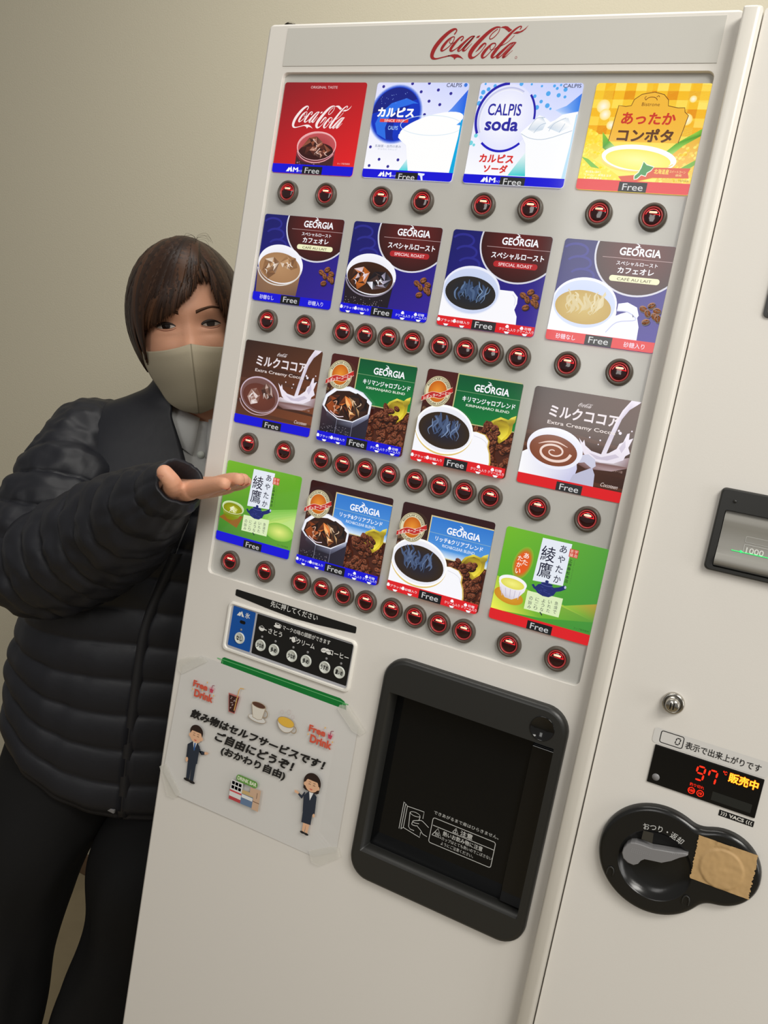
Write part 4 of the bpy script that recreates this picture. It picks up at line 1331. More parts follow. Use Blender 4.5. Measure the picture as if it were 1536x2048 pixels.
# --- regular blend coffees of the third and fourth rows
def blend(r, c, hot, green, dv=0.0):
    a = card(r, c)
    a.rect(0, 0, 1, 0.94, ((62, 28, 26), (48, 24, 24), (50, 26, 20), (70, 40, 28)))
    rn = random.Random(r * 7 + c)
    if not green:
        a.rect(0, 0, 1, 0.36, (50, 24, 26))
    else:
        a.rect(0, 0, 0.36, 0.34, (74, 30, 28))
    # loose beans: left corner and the heap at the right
    for k in range(14):
        bean(a, 0.01 + 0.14 * rn.random(), 0.36 + 0.14 * rn.random(), 0.8, rn.random() * 180, (150, 116, 84))
    a.poly([(0.52, 0.50), (1.01, 0.44), (1.01, 0.94), (0.5, 0.94)], [(58, 24, 18), (58, 24, 18), (84, 44, 30), (84, 44, 30)])
    # label board
    v0 = 0.004 if green else 0.076
    P = [(0.336, v0), (1.01, v0), (1.01, v0 + 0.335), (0.60, v0 + 0.455), (0.42, v0 + 0.36), (0.336, v0 + 0.30)]
    P = [(0.336, v0), (1.01, v0), (1.01, 0.47), (0.336, 0.47)]
    c1, c2 = ((14, 84, 50), (22, 130, 60)) if green else ((50, 120, 206), (90, 160, 230))
    gold = (190, 186, 130) if green else (214, 200, 150)
    a.rect(0.328, v0 - 0.006, 1.01, 0.476, gold)
    a.rect(0.340, v0 + 0.006, 1.01, 0.466, (c1, c1, c2, lerp(c1, c2, 0.7)))
    if not green:
        a.rect(0.340, 0.39, 1.01, 0.466, ((90, 160, 230), (90, 160, 230), (214, 232, 246), (214, 232, 246)))
    lv = 0.164 if green else 0.238
    a.rect(0.340, lv, 1.0, lv + 0.005, lerp(c1, (230, 230, 180), 0.5))
    gv = 0.078 if green else 0.152
    georgia(a, 0.520, gv, 0.880, gv + 0.070)
    if green:
        a.text('キリマンジャロブレンド', 0.418, 0.206, 0.964, 0.264, WH, 0.022)
        a.text('KIRIMANJARO BLEND', 0.468, 0.282, 0.916, 0.314, (236, 240, 226), 0.014)
    else:
        a.text('リッチ&クリアブレンド', 0.414, 0.264, 0.926, 0.316, WH, 0.020)
        a.text('RICH&CLEAR BLEND', 0.502, 0.334, 0.850, 0.364, (226, 236, 250), 0.012)
    # scoop
    for k in range(95):
        u, v = 0.53 + 0.49 * rn.random(), 0.50 + 0.36 * rn.random()
        if u + (v - 0.5) * 0.25 > 0.60:
            bean(a, u, v, 0.92, rn.random() * 180, lerp((150, 76, 50), (190, 108, 76), rn.random()))
    a.poly([(0.722, 0.478), (0.770, 0.400), (0.850, 0.352), (0.930, 0.366), (0.955, 0.340), (1.01, 0.310), (1.01, 0.360), (0.985, 0.400), (0.985, 0.480), (0.95, 0.545), (0.885, 0.605)], [(150, 130, 40), (206, 190, 60), (240, 226, 90), (196, 176, 50), (250, 236, 100), (236, 220, 80), (170, 150, 40), (150, 130, 40), (200, 176, 40), (236, 210, 50), (160, 136, 40)])
    a.poly([(0.76, 0.46), (0.80, 0.40), (0.86, 0.375), (0.92, 0.385), (0.955, 0.43), (0.95, 0.50), (0.90, 0.57)], [(120, 96, 26), (170, 146, 40), (110, 90, 26), (150, 128, 30), (190, 166, 40), (236, 216, 60), (250, 232, 80)])
    for k in range(22):
        t, s = rn.random(), rn.random()
        bean(a, 0.70 + 0.19 * t - 0.02 * s, 0.43 + 0.02 * t + 0.16 * s, 0.95, rn.random() * 180, lerp((130, 62, 42), (184, 104, 74), rn.random()))
    # the drink
    if hot:
        a.poly([(-0.01, 0.58), (0.60, 0.54), (0.64, 0.53), (0.74, 0.545), (0.79, 0.60), (0.79, 0.66), (0.82, 0.72), (0.838, 0.80), (0.838, 0.90), (-0.01, 0.90)], (212, 180, 90))
        a.poly([(-0.01, 0.58), (0.60, 0.54), (0.64, 0.535), (0.73, 0.552), (0.775, 0.60), (0.775, 0.66), (0.805, 0.72), (0.824, 0.80), (0.824, 0.90), (-0.01, 0.90)], WH)
        a.stroke([(0.62, 0.575), (0.70, 0.59), (0.755, 0.62), (0.77, 0.66)], 0.005, (216, 216, 226), 4)
        a.ell(0.298, 0.580, 0.312, 0.246, (226, 196, 110), n=48, rot=6)
        a.ell(0.298, 0.570, 0.312, 0.240, (255, 255, 255), (236, 240, 250), n=48, rot=6)
        a.ell(0.298, 0.572, 0.296, 0.220, (240, 240, 248), (214, 220, 236), n=48, rot=6)
        a.ell(0.300, 0.582, 0.278, 0.178, (54, 40, 26), (24, 34, 56), n=44, rot=6)
        steam(a, 0.30, 0.56, 0.25, 0.19, ((50, 66, 100), (150, 172, 206)), 13 + r)
    else:
        a.poly([(0.005, 0.56), (0.58, 0.50), (0.575, 0.90), (0.02, 0.90)], [(70, 50, 60), (50, 44, 60), (40, 38, 52), (24, 22, 30)])
        O = [(0.012, 0.552), (0.035, 0.440), (0.140, 0.345), (0.300, 0.322), (0.460, 0.360), (0.578, 0.446), (0.574, 0.560), (0.400, 0.680), (0.210, 0.676), (0.075, 0.610)]
        a.poly(O, (246, 247, 255))
        I = [(0.295 + (u - 0.295) * 0.93, 0.515 + (v - 0.50) * 0.86) for u, v in O]
        a.poly(I, (52, 30, 22))
        T = [(26, 18, 18), (90, 40, 20), (226, 120, 50), (255, 190, 120)]
        ice(a, [(0.05, 0.55), (0.08, 0.44), (0.20, 0.42), (0.26, 0.52), (0.22, 0.62), (0.11, 0.62)], 31, [(26, 18, 18), (150, 70, 30), (60, 34, 26), (210, 120, 70)])
        ice(a, [(0.20, 0.52), (0.26, 0.42), (0.36, 0.46), (0.42, 0.60), (0.36, 0.66), (0.28, 0.60)], 32, T)
        ice(a, [(0.30, 0.42), (0.40, 0.37), (0.52, 0.42), (0.54, 0.54), (0.46, 0.62), (0.38, 0.52)], 33, [(22, 16, 18), (60, 38, 28), (36, 26, 26), (206, 160, 110)])
        a.stroke([(0.11, 0.60), (0.20, 0.645), (0.28, 0.635)], 0.008, (240, 220, 230), 4)
        a.stroke(O + O[:1], 0.012, (226, 230, 244), 1)
        a.poly([(0.075, 0.610), (0.210, 0.676), (0.400, 0.680), (0.574, 0.560), (0.570, 0.610), (0.400, 0.740), (0.210, 0.730), (0.075, 0.660)], [(90, 80, 96), (60, 54, 66), (110, 112, 134), (190, 196, 216), (120, 124, 150), (60, 60, 76), (36, 32, 40), (60, 50, 60)])
        for p in ((0.210, 0.676), (0.400, 0.680)):
            a.stroke([p, (p[0] - 0.002, 0.83)], 0.006, (120, 120, 140), 1)
        for k in range(60):
            a.ell(0.03 + 0.34 * rn.random(), 0.75 + 0.09 * rn.random(), 0.004, 0.004, rn.choice([(150, 140, 150), (80, 74, 84)]), n=6, up=False)
    # round seal with its ribbon
    cu, cv = 0.160, 0.212 if green else 0.236
    a.ell(cu, cv, 0.142, 0.152, (206, 196, 156), n=44)
    a.ell(cu, cv, 0.134, 0.143, (60, 36, 24), n=44)
    a.ell(cu, cv, 0.130, 0.139, (220, 212, 176), n=44)
    a.arc('REGULAR COFFEE', cu, cv, 0.106, -0.114, 0.018, 160, 20, (56, 34, 24), 0.02)
    a.arc('REGULAR COFFEE', cu, cv, 0.124, 0.134, -0.018, 160, 20, (56, 34, 24), 0.02)
    a.ell(cu, cv, 0.098, 0.106, (196, 96, 20), (236, 150, 50), n=40)
    sh = 0.036
    RB = [(cu - 0.158, cv + 0.072 + 0.0), (cu - 0.06, cv + 0.012), (cu + 0.04, cv + 0.006), (cu + 0.150, cv - 0.062), (cu + 0.162, cv - 0.016), (cu + 0.05, cv + 0.062), (cu - 0.05, cv + 0.064), (cu - 0.158, cv + 0.118)]
    a.poly(RB, (190, 44, 40))
    for k in ((0, 1, 2, 3), (7, 6, 5, 4)):
        a.stroke([RB[i] for i in k], 0.004, (240, 214, 190), 4)
    a.text('レギュラーコーヒー', cu - 0.136, cv + 0.058, cu + 0.140, cv + 0.100, (255, 240, 230), 0.02, 0.0, slope=-0.088)
    bar(a, RED if hot else BLUE, 0.830)
    opts(a)
    finish(a, r, c, 0.368, 0.842)


blend(2, 1, False, True)
blend(2, 2, True, True)
blend(3, 1, False, False)
blend(3, 2, True, False)


# --- green tea
def tea(r, c, hot):
    a = card(r, c)
    g = ((120, 182, 50), (100, 172, 44), (96, 160, 56), (56, 124, 50)) if not hot else ((116, 186, 44), (84, 160, 60), (66, 146, 60), (60, 160, 40))
    a.rect(0, 0, 1, 0.94, g)
    if not hot:
        for k in range(6):
            a.poly([(0.55 + 0.06 * k, 0.47 + 0.016 * k), (1.01, 0.36 + 0.02 * k), (1.01, 0.60 + 0.01 * k), (0.60, 0.66 - 0.01 * k)], [lerp((130, 196, 80), (190, 226, 130), k / 5)] * 2 + [lerp((150, 210, 90), (200, 232, 140), k / 5), lerp((130, 190, 60), (226, 240, 130), k / 5)])
        a.ell(0.82, 0.66, 0.19, 0.10, (132, 192, 70), (232, 240, 130), n=40)
    else:
        a.poly([(-0.01, 0.50), (0.30, 0.56), (0.70, 0.62), (1.01, 0.52), (1.01, 0.70), (0.50, 0.80), (-0.01, 0.84)], [(170, 206, 60), (236, 240, 90), (150, 196, 60), (190, 150, 60), (96, 156, 60), (110, 180, 50), (246, 246, 90)])
    WP = (230, 236, 246)
    NV = (34, 44, 110)
    INK = (36, 38, 60)
    a.poly([(0.366, 0.034), (0.650, 0.030), (0.645, 0.440), (0.352, 0.460)], WP)
    a.poly([(0.325, 0.570), (0.672, 0.558), (0.668, 0.746), (0.324, 0.752)], (222, 238, 190))
    a.vtext('綾鷹', 0.448, 0.100, 0.150, 0.158, INK, 0.006, 0.92)
    a.vtext('あやたか', 0.580, 0.060, 0.072, 0.098, INK, 0.012, 0.95)
    a.rect(0.640, 0.074, 0.724, 0.152, (206, 72, 56))
    a.vtext('茶舗', 0.662, 0.079, 0.032, 0.036, (250, 220, 200), 0.0)
    a.vtext('宇治', 0.702, 0.079, 0.032, 0.036, (250, 220, 200), 0.0)
    a.vtext('上林春松本店', 0.668, 0.168, 0.034, 0.040, (40, 66, 40), 0.016)
    a.vtext('かんばやししゅんしょうほんてん', 0.706, 0.170, 0.010, 0.0158, (70, 96, 60), 0.0)
    for i, s in enumerate(('急須で', 'いれた', 'ような、', 'にごり', 'の旨み')):
        u = 0.622 - 0.062 * i
        v = 0.600 + 0.004 * i
        a.vtext(s, u, v, 0.034, 0.043, INK, 0.002)
    # teapot
    TP = [(0.352, 0.500), (0.372, 0.490), (0.392, 0.512), (0.415, 0.480), (0.462, 0.462), (0.530, 0.460), (0.566, 0.478), (0.610, 0.462), (0.660, 0.430), (0.680, 0.434), (0.682, 0.462), (0.640, 0.492), (0.596, 0.510), (0.580, 0.550), (0.536, 0.580), (0.478, 0.582), (0.425, 0.565), (0.400, 0.540), (0.378, 0.530)]
    a.poly(TP, NV)
    a.ell(0.496, 0.460, 0.058, 0.014, NV)
    a.ell(0.492, 0.436, 0.018, 0.013, NV)
    a.rect(0.486, 0.440, 0.500, 0.460, NV)
    a.stroke([(0.440, 0.470), (0.496, 0.478), (0.552, 0.472)], 0.004, (90, 104, 170), 4)
    a.ell(0.672, 0.446, 0.010, 0.014, (190, 200, 226))
    for k in range(16):
        rn = random.Random(k)
        a.ell(0.42 + 0.14 * rn.random(), 0.49 + 0.07 * rn.random(), 0.012, 0.002, (60, 72, 146), n=6, up=False)
    if hot:
        for k in range(6):
            a.ell(0.226, 0.318, 0.092 - 0.006 * k, 0.168 - 0.012 * k, lerp((130, 180, 50), (228, 92, 30), k / 5), rot=12, n=30)
        a.vtext('あた', 0.248, 0.215, 0.052, 0.066, (255, 246, 236), 0.012)
        a.vtext('たかい', 0.195, 0.255, 0.050, 0.062, (255, 246, 236), 0.012)
        a.ell(0.155, 0.668, 0.150, 0.076, (206, 140, 30), (220, 160, 50), n=36, rot=8)
        a.poly([(0.030, 0.545), (0.062, 0.630), (0.120, 0.690), (0.190, 0.696), (0.250, 0.660), (0.300, 0.590), (0.312, 0.530)], [(240, 236, 240), (226, 220, 230), (206, 196, 206), (214, 206, 216), (230, 226, 236), (240, 236, 244), (250, 248, 252)])
        a.ell(0.170, 0.528, 0.142, 0.066, (248, 246, 250), n=40, rot=3)
        a.ell(0.170, 0.542, 0.120, 0.050, (226, 220, 90), (246, 242, 130), n=40, rot=3)
        for k in range(5):
            a.stroke([(0.06 + 0.05 * k, 0.60), (0.09 + 0.04 * k, 0.68)], 0.006, (196, 186, 206), 1)
    else:
        a.poly([(0.004, 0.664), (0.080, 0.610), (0.328, 0.590), (0.262, 0.740)], (150, 100, 40))
        a.poly([(0.028, 0.535), (0.060, 0.620), (0.120, 0.665), (0.190, 0.668), (0.262, 0.630), (0.318, 0.545)], [(170, 190, 90), (120, 130, 20), (140, 130, 20), (120, 130, 20), (130, 150, 30), (170, 196, 90)])
        a.ell(0.174, 0.522, 0.150, 0.072, (206, 222, 170), (150, 180, 80), n=40, rot=4)
        a.ell(0.174, 0.538, 0.132, 0.066, (136, 140, 24), (170, 176, 40), n=40, rot=4)
        ice(a, [(0.13, 0.53), (0.18, 0.50), (0.24, 0.53), (0.22, 0.58), (0.16, 0.575)], 41, [(190, 196, 90), (236, 236, 170), (170, 176, 60), (246, 246, 210)])
        a.ring(0.174, 0.522, 0.150, 0.072, 0.006, (226, 236, 200))
    a.text('カップ販売機用', 0.83, 0.790, 0.97, 0.808, (50, 90, 40), 0.0)
    bar(a, RED if hot else BLUE, 0.826)
    finish(a, r, c, 0.388, 0.848)


tea(3, 0, False)
tea(3, 3, True)
# ------------------------------------------------------------------ taped notice sheet
NT = thing('notice_sheet', (0.1010, -0.0045, 0.9489), 'white laminated self service drink notice with clip art taped below the taste buttons', 'notice')
NOFF = Vector((0.1010, -0.0045, 0.9489))


def npart(ob, parent=NT):
    ob.parent = parent
    ob.data.transform(Matrix.Translation(-NOFF))
    return ob


M_paper = mat('laminated_paper', (218, 216, 212), 0.3, 0.5)
out = [(-0.0168, 1.1069), (0.0080, 1.1264), (0.2020, 1.1251), (0.2208, 1.1114), (0.2218, 0.9666), (0.1969, 0.9498), (0.0026, 0.9489), (-0.0206, 0.9706)]
NX, NZ = 24, 18


def sheet_y(x, z):
    # lower left hangs a little off the door, right border curls
    u, v = (x + 0.02) / 0.242, (1.126 - z) / 0.177
    return -0.0048 - 0.0022 * max(0, v - 0.2) * (1 - u) ** 2 - 0.0015 * math.sin(PI * min(1, max(0, v))) * max(0, u - 0.9) * 10


mb = MB()
lp0 = []
for i in range(8):
    p, q = out[i], out[(i + 1) % 8]
    for k in range(6):
        t = k / 6
        lp0.append((p[0] + (q[0] - p[0]) * t, p[1] + (q[1] - p[1]) * t))
cxn, czn = 0.1005, 1.038
loops = []
for s in (1.0, 0.8, 0.6, 0.4, 0.2, 0.01):
    L_ = [(cxn + (x - cxn) * s, czn + (z - czn) * s) for x, z in lp0]
    loops.append([(x, sheet_y(x, z), z) for x, z in L_])
mb.loft(loops, cap1=True, smooth=False)
mb.loft([loops[0], [(x, y + 0.0003, z) for x, y, z in loops[0]]], smooth=False)
SHEET = npart(mb.build('paper_sheet', M_paper))

M_tape = bpy.data.materials.new('clear_tape')
M_tape.use_nodes = True
nt = M_tape.node_tree
bs = nt.nodes['Principled BSDF']
bs.inputs['Base Color'].default_value = lin((236, 234, 226)) + (1,)
bs.inputs['Roughness'].default_value = 0.32
tr = nt.nodes.new('ShaderNodeBsdfTransparent')
mx = nt.nodes.new('ShaderNodeMixShader')
mx.inputs['Fac'].default_value = 0.25
nt.links.new(tr.outputs[0], mx.inputs[1])
nt.links.new(bs.outputs[0], mx.inputs[2])
nt.links.new(mx.outputs[0], nt.nodes['Material Output'].inputs['Surface'])
for P in ([(-0.0235, 1.1130), (-0.0080, 1.1220), (0.0140, 1.1275), (0.0190, 1.1235), (-0.0140, 1.0980), (-0.0200, 1.1010)],
          [(0.1960, 1.1295), (0.2060, 1.1320), (0.2310, 1.1100), (0.2260, 1.1040), (0.2160, 1.1060), (0.1940, 1.1240)],
          [(-0.0262, 0.9760), (-0.0180, 0.9830), (0.0100, 0.9545), (0.0030, 0.9450), (-0.0090, 0.9440)],
          [(0.1900, 0.9560), (0.1960, 0.9440), (0.2060, 0.9440), (0.2290, 0.9640), (0.2240, 0.9740), (0.2160, 0.9720)]):
    mb = MB()
    mb.loft([[(x, -0.0078, z) for x, z in P], [(x, -0.0075, z) for x, z in P]], cap0=True, cap1=True, smooth=False)
    npart(mb.build('tape_strip', M_tape), NT)

a = Art(0, 0, -0.0074, dy=1.6e-5)
K = (34, 33, 33)
a.text('飲み物はセルフサービスです！', 0.0074, 1.0624, 0.1908, 1.0510, K, 0.05, 0.003)
a.text('ご自由にどうぞ！', 0.0462, 1.0476, 0.1536, 1.0352, K, 0.05, 0.003)
a.text('(おかわり自由)', 0.0570, 1.0330, 0.1455, 1.0208, K, 0.045, 0.002)
OR = (214, 92, 70)


def freedrink(x, z):
    a.text('Free', x + 0.0005, z + 0.0170, x + 0.0215, z + 0.0090, OR, 0.05)
    a.text('Drink', x + 0.0040, z + 0.0070, x + 0.0310, z - 0.0025, OR, 0.05)
    a.poly([(x + 0.0240, z + 0.0158), (x + 0.0308, z + 0.0158), (x + 0.0294, z + 0.0090), (x + 0.0254, z + 0.0090)], (226, 170, 180))
    a.poly([(x + 0.0246, z + 0.0138), (x + 0.0303, z + 0.0138), (x + 0.0292, z + 0.0094), (x + 0.0256, z + 0.0094)], (204, 74, 96))
    a.stroke([(x + 0.0272, z + 0.0120), (x + 0.0278, z + 0.0182), (x + 0.0305, z + 0.0190)], 0.0009, (150, 70, 90), 1)
    for u, v in ((0.0200, 0.0195), (0.0010, 0.0055), (0.0150, 0.0085), (0.0315, 0.0070)):
        a.poly([(x + u - 0.001, z + v), (x + u, z + v - 0.0014), (x + u + 0.001, z + v), (x + u, z + v + 0.0014)], (240, 190, 110))


freedrink(0.0038, 1.0800)
freedrink(0.1640, 1.0795)
# cola glass
a.poly([(0.0552, 1.0975), (0.0708, 1.0975), (0.0676, 1.0755), (0.0590, 1.0755)], (190, 110, 106))
a.poly([(0.0562, 1.0958), (0.0698, 1.0958), (0.0668, 1.0765), (0.0597, 1.0765)], (66, 36, 32))
a.stroke([(0.0662, 1.0790), (0.0686, 1.1050), (0.0700, 1.1075), (0.0748, 1.1080)], 0.0011, (226, 176, 96), 1)
for k in range(12):
    rn = random.Random(k)
    a.ell(0.0585 + 0.0085 * rn.random(), 1.079 + 0.015 * rn.random(), 0.0006, 0.0006, (210, 190, 186), n=8, up=False)
# coffee cup
CO = (170, 150, 124)
a.ell(0.0978, 1.0798, 0.0120, 0.0040, CO)
a.ell(0.0978, 1.0800, 0.0114, 0.0036, (224, 222, 218))
a.ring(0.1070, 1.0885, 0.0042, 0.0048, 0.0012, CO)
a.poly([(0.0878, 1.0955), (0.1072, 1.0965), (0.1045, 1.0812), (0.0985, 1.0790), (0.0918, 1.0800)], CO)
a.poly([(0.0884, 1.0955), (0.1066, 1.0965), (0.1040, 1.0816), (0.0985, 1.0796), (0.0923, 1.0806)], (226, 220, 208))
a.ell(0.0975, 1.0962, 0.0096, 0.0034, CO)
a.ell(0.0975, 1.0962, 0.0086, 0.0028, (92, 60, 48))
# soup cup
a.ring(0.1462, 1.0835, 0.0042, 0.0044, 0.0011, CO)
a.ell(0.1354, 1.0885, 0.0112, 0.0118, CO, a0=180, a1=360)
a.ell(0.1354, 1.0885, 0.0106, 0.0112, (226, 222, 214), a0=180, a1=360)
a.ell(0.1354, 1.0888, 0.0112, 0.0058, CO)
a.ell(0.1354, 1.0888, 0.0104, 0.0052, (232, 186, 74))
for x, z, s in ((0.1285, 1.0985, 0.0022), (0.1372, 1.1012, 0.0026), (0.1430, 1.0975, 0.0020)):
    a.ring(x, z, s, s * 1.1, 0.0004, (204, 186, 186))
# people of the clip art
SKIN, SUIT, HAIRC = (232, 184, 148), (44, 52, 66), (48, 34, 30)


def face(x, z, s):
    a.ell(x, z, 0.0092 * s, 0.0088 * s, SKIN)
    a.ell(x - 0.0090 * s, z - 0.001 * s, 0.0022 * s, 0.0026 * s, SKIN)
    a.ell(x + 0.0090 * s, z - 0.001 * s, 0.0022 * s, 0.0026 * s, SKIN)
    for d in (-0.0032, 0.0032):
        a.ring(x + d * s, z - 0.0006 * s, 0.0018 * s, 0.0016 * s, 0.0006 * s, HAIRC, 20, 160, 8)
        a.stroke([(x + (d - 0.0016) * s, z + 0.0030 * s), (x + (d + 0.0016) * s, z + 0.0034 * s)], 0.0005 * s, HAIRC, 1)
    a.ell(x, z - 0.0046 * s, 0.0020 * s, 0.0018 * s, (214, 110, 96), a0=180, a1=360)


# man
a.poly([(0.0140, 0.9985), (0.0262, 1.0005), (0.0258, 0.9760), (0.0208, 0.9755), (0.0202, 0.9930), (0.0196, 0.9760), (0.0150, 0.9765)], SUIT)
a.ell(0.0166, 0.9752, 0.0048, 0.0018, (36, 34, 36))
a.ell(0.0238, 0.9748, 0.0048, 0.0018, (36, 34, 36))
a.poly([(0.0100, 1.0180), (0.0160, 1.0235), (0.0240, 1.0240), (0.0278, 1.0205), (0.0276, 0.9990), (0.0130, 0.9970), (0.0120, 1.0060)], SUIT)
a.poly([(0.0102, 1.0180), (0.0140, 1.0200), (0.0136, 1.0010), (0.0108, 1.0015)], (40, 47, 60))
a.ell(0.0122, 0.9995, 0.0018, 0.0030, SKIN)
a.poly([(0.0262, 1.0205), (0.0290, 1.0185), (0.0318, 1.0120), (0.0362, 1.0140), (0.0358, 1.0170), (0.0310, 1.0170), (0.0276, 1.0150)], SUIT)
a.poly([(0.0356, 1.0140), (0.0400, 1.0155), (0.0410, 1.0180), (0.0372, 1.0180), (0.0354, 1.0168)], SKIN)
a.poly([(0.0174, 1.0238), (0.0232, 1.0240), (0.0204, 1.0130)], (236, 236, 236))
a.poly([(0.0194, 1.0232), (0.0214, 1.0232), (0.0216, 1.0150), (0.0204, 1.0135), (0.0194, 1.0150)], (50, 96, 160))
a.ell(0.0202, 1.0368, 0.0094, 0.0086, HAIRC)
face(0.0202, 1.0316, 0.92)
a.ell(0.0202, 1.0372, 0.0088, 0.0056, HAIRC, a0=0, a1=180)
# woman
a.poly([(0.1780, 0.9870), (0.1860, 0.9875), (0.1852, 0.9745), (0.1822, 0.9745), (0.1818, 0.9850), (0.1810, 0.9745), (0.1782, 0.9745)], SKIN)
a.ell(0.1790, 0.9740, 0.0030, 0.0014, (36, 34, 36))
a.ell(0.1840, 0.9738, 0.0030, 0.0014, (36, 34, 36))
a.poly([(0.1752, 0.9990), (0.1872, 1.0010), (0.1874, 0.9860), (0.1756, 0.9850)], SUIT)
a.poly([(0.1728, 1.0160), (0.1780, 1.0225), (0.1850, 1.0228), (0.1888, 1.0200), (0.1902, 0.9990), (0.1872, 0.9985), (0.1750, 0.9975)], SUIT)
a.poly([(0.1745, 1.0195), (0.1712, 1.0110), (0.1650, 1.0148), (0.1660, 1.0168), (0.1705, 1.0150), (0.1730, 1.0205)], SUIT)
a.poly([(0.1662, 1.0148), (0.1612, 1.0150), (0.1606, 1.0180), (0.1640, 1.0180), (0.1666, 1.0168)], SKIN)
a.ell(0.1892, 0.9980, 0.0014, 0.0022, SKIN)
a.poly([(0.1788, 1.0226), (0.1842, 1.0228), (0.1812, 1.0130)], (238, 238, 238))
a.ell(0.1806, 1.0335, 0.0108, 0.0112, HAIRC)
a.poly([(0.1700, 1.0330), (0.1912, 1.0330), (0.1905, 1.0245), (0.1880, 1.0230), (0.1735, 1.0230), (0.1708, 1.0245)], HAIRC)
face(0.1806, 1.0308, 0.90)
a.ell(0.1806, 1.0362, 0.0088, 0.0058, HAIRC, a0=0, a1=180)
# drink bar
a.rrect(0.0840, 1.0002, 0.1135, 1.0085, 0.004, (104, 156, 74))
a.text('DRINK BAR', 0.0858, 1.0066, 0.1120, 1.0022, (236, 244, 214), 0.03)
a.poly([(0.0785, 0.9995), (0.0945, 1.0000), (0.0945, 0.9760), (0.0780, 0.9755)], (226, 226, 224))
for i in range(3):
    for j in range(2):
        a.rect(0.0796 + 0.0047 * i, 0.9982 - 0.0052 * j, 0.0834 + 0.0047 * i, 0.9944 - 0.0052 * j, ((120, 66, 50), (90, 150, 70), (200, 190, 90), (90, 120, 190), (120, 150, 210), (180, 90, 80))[i + 3 * j], up=False)
a.rect(0.0782, 0.9872, 0.0945, 0.9852, (214, 80, 84))
a.rect(0.0782, 0.9795, 0.0945, 0.9755, (190, 70, 76))
a.poly([(0.0945, 0.9925), (0.1115, 0.9935), (0.1115, 0.9885), (0.0945, 0.9880)], (206, 176, 120))
a.poly([(0.0945, 0.9882), (0.1105, 0.9886), (0.1105, 0.9760), (0.0945, 0.9755)], (104, 128, 160))
a.rect(0.0950, 0.9876, 0.1100, 0.9836, (232, 232, 230))
a.poly([(0.1050, 0.9995), (0.1190, 1.0005), (0.1195, 0.9748), (0.1105, 0.9750), (0.1105, 0.9900), (0.1050, 0.9900)], (210, 176, 148))
a.rect(0.1146, 0.9960, 0.1152, 0.9890, (80, 60, 50))
a.rect(0.1105, 0.9850, 0.1195, 0.9842, (120, 90, 70))
npart(a.build('notice_print', PRINT), SHEET)

# ------------------------------------------------------------------ masking tape over the coin slot
mb = MB()
TX0, TX1, TZ0, TZ1 = 0.5642, 0.6118, 1.0950, 1.1355
N1, N2 = 44, 40
TB = YR - 0.0092
rn = random.Random(3)
jag = [(rn.random() - .5) * 0.0012 for _ in range(N2 + 1)]
jag2 = [(rn.random() - .5) * 0.0016 for _ in range(N2 + 1)]


def tape_pt(i, j, back):
    u, v = i / N1, j / N2
    x0, x1 = TX0 + jag[j] + 0.0010 * v, TX1 + jag2[j] + 0.0012 * v
    x = x0 + (x1 - x0) * u
    z = TZ1 + (TZ0 - TZ1) * v + 0.0008 * u
    d = math.hypot(x - 0.5875, z - 1.1130)
    y = TB - 0.0010 * max(0, min(1, (0.0182 - d) / 0.0012)) - 0.00025 * noise.noise(Vector((x * 300, z * 200, 1))) - 0.00035 * max(0, noise.noise(Vector((x * 90, z * 130, 4))))
    if d > 0.0195 and v < 0.15 and 0.3 < u < 0.55:
        y -= 0.0006
    return (x, y + back, z)


for bk in (0.0, 0.00025):
    mb.add([tape_pt(i, j, bk) for j in range(N2 + 1) for i in range(N1 + 1)],
           [(j * (N1 + 1) + i, (j + 1) * (N1 + 1) + i, (j + 1) * (N1 + 1) + i + 1, j * (N1 + 1) + i + 1) for j in range(N2) for i in range(N1)], smooth=True)
tp = mb.build('masking_tape', mat('kraft_tape', (190, 156, 108), 0.5, 0.4, vary=0.12, vscale=60))
tag(tp, 'square of brown masking tape stuck over the coin slot at the right edge', 'tape')
# ------------------------------------------------------------------ the person beside the machine
M_skin = mat('skin', (214, 158, 128), 0.5, 0.4, bump=0.08, bscale=420, vary=0.06, vscale=30)
M_skin.node_tree.nodes['Principled BSDF'].inputs['Subsurface Weight'].default_value = 0.08
M_skin.node_tree.nodes['Principled BSDF'].inputs['Subsurface Radius'].default_value = (0.006, 0.003, 0.0015)
M_jacket = mat('navy_nylon', (25, 26, 32), 0.5, 0.38, bump=0.2, bscale=70)
M_trouser = mat('black_trouser', (19, 19, 20), 0.8, 0.25, bump=0.2, bscale=60)
M_mask = mat('khaki_mask', (170, 160, 138), 0.75, 0.25, bump=0.12, bscale=900)
M_shirt = mat('grey_shirt', (190, 190, 188), 0.8, 0.2, bump=0.1, bscale=500)
M_under = mat('black_knit', (20, 20, 20), 0.9, 0.1)
M_shoe = mat('black_shoe', (20, 20, 20), 0.4)
M_eyew = mat('eye_white', (186, 172, 162), 0.2, 0.5)
M_iris = mat('dark_iris', (30, 20, 16), 0.08, 0.6)
M_lash = mat('lash', (34, 24, 20), 0.6)
M_lid = mat('lid_line', (150, 98, 78), 0.6)
M_brow = mat('brow', (84, 60, 46), 0.8, 0.1)
M_nail = mat('nail', (196, 140, 116), 0.25, 0.5)
M_zip = mat('zip_tape', (24, 24, 28), 0.5)

BX, BY = -0.25, 0.27
FT = Vector((0.61, -0.79, 0)).normalized()      # the way her chest faces
RT = Vector((0.79, 0.61, 0)).normalized()       # towards the machine


def B3(r, f, z):
    return Vector((BX, BY, z)) + RT * r + FT * f


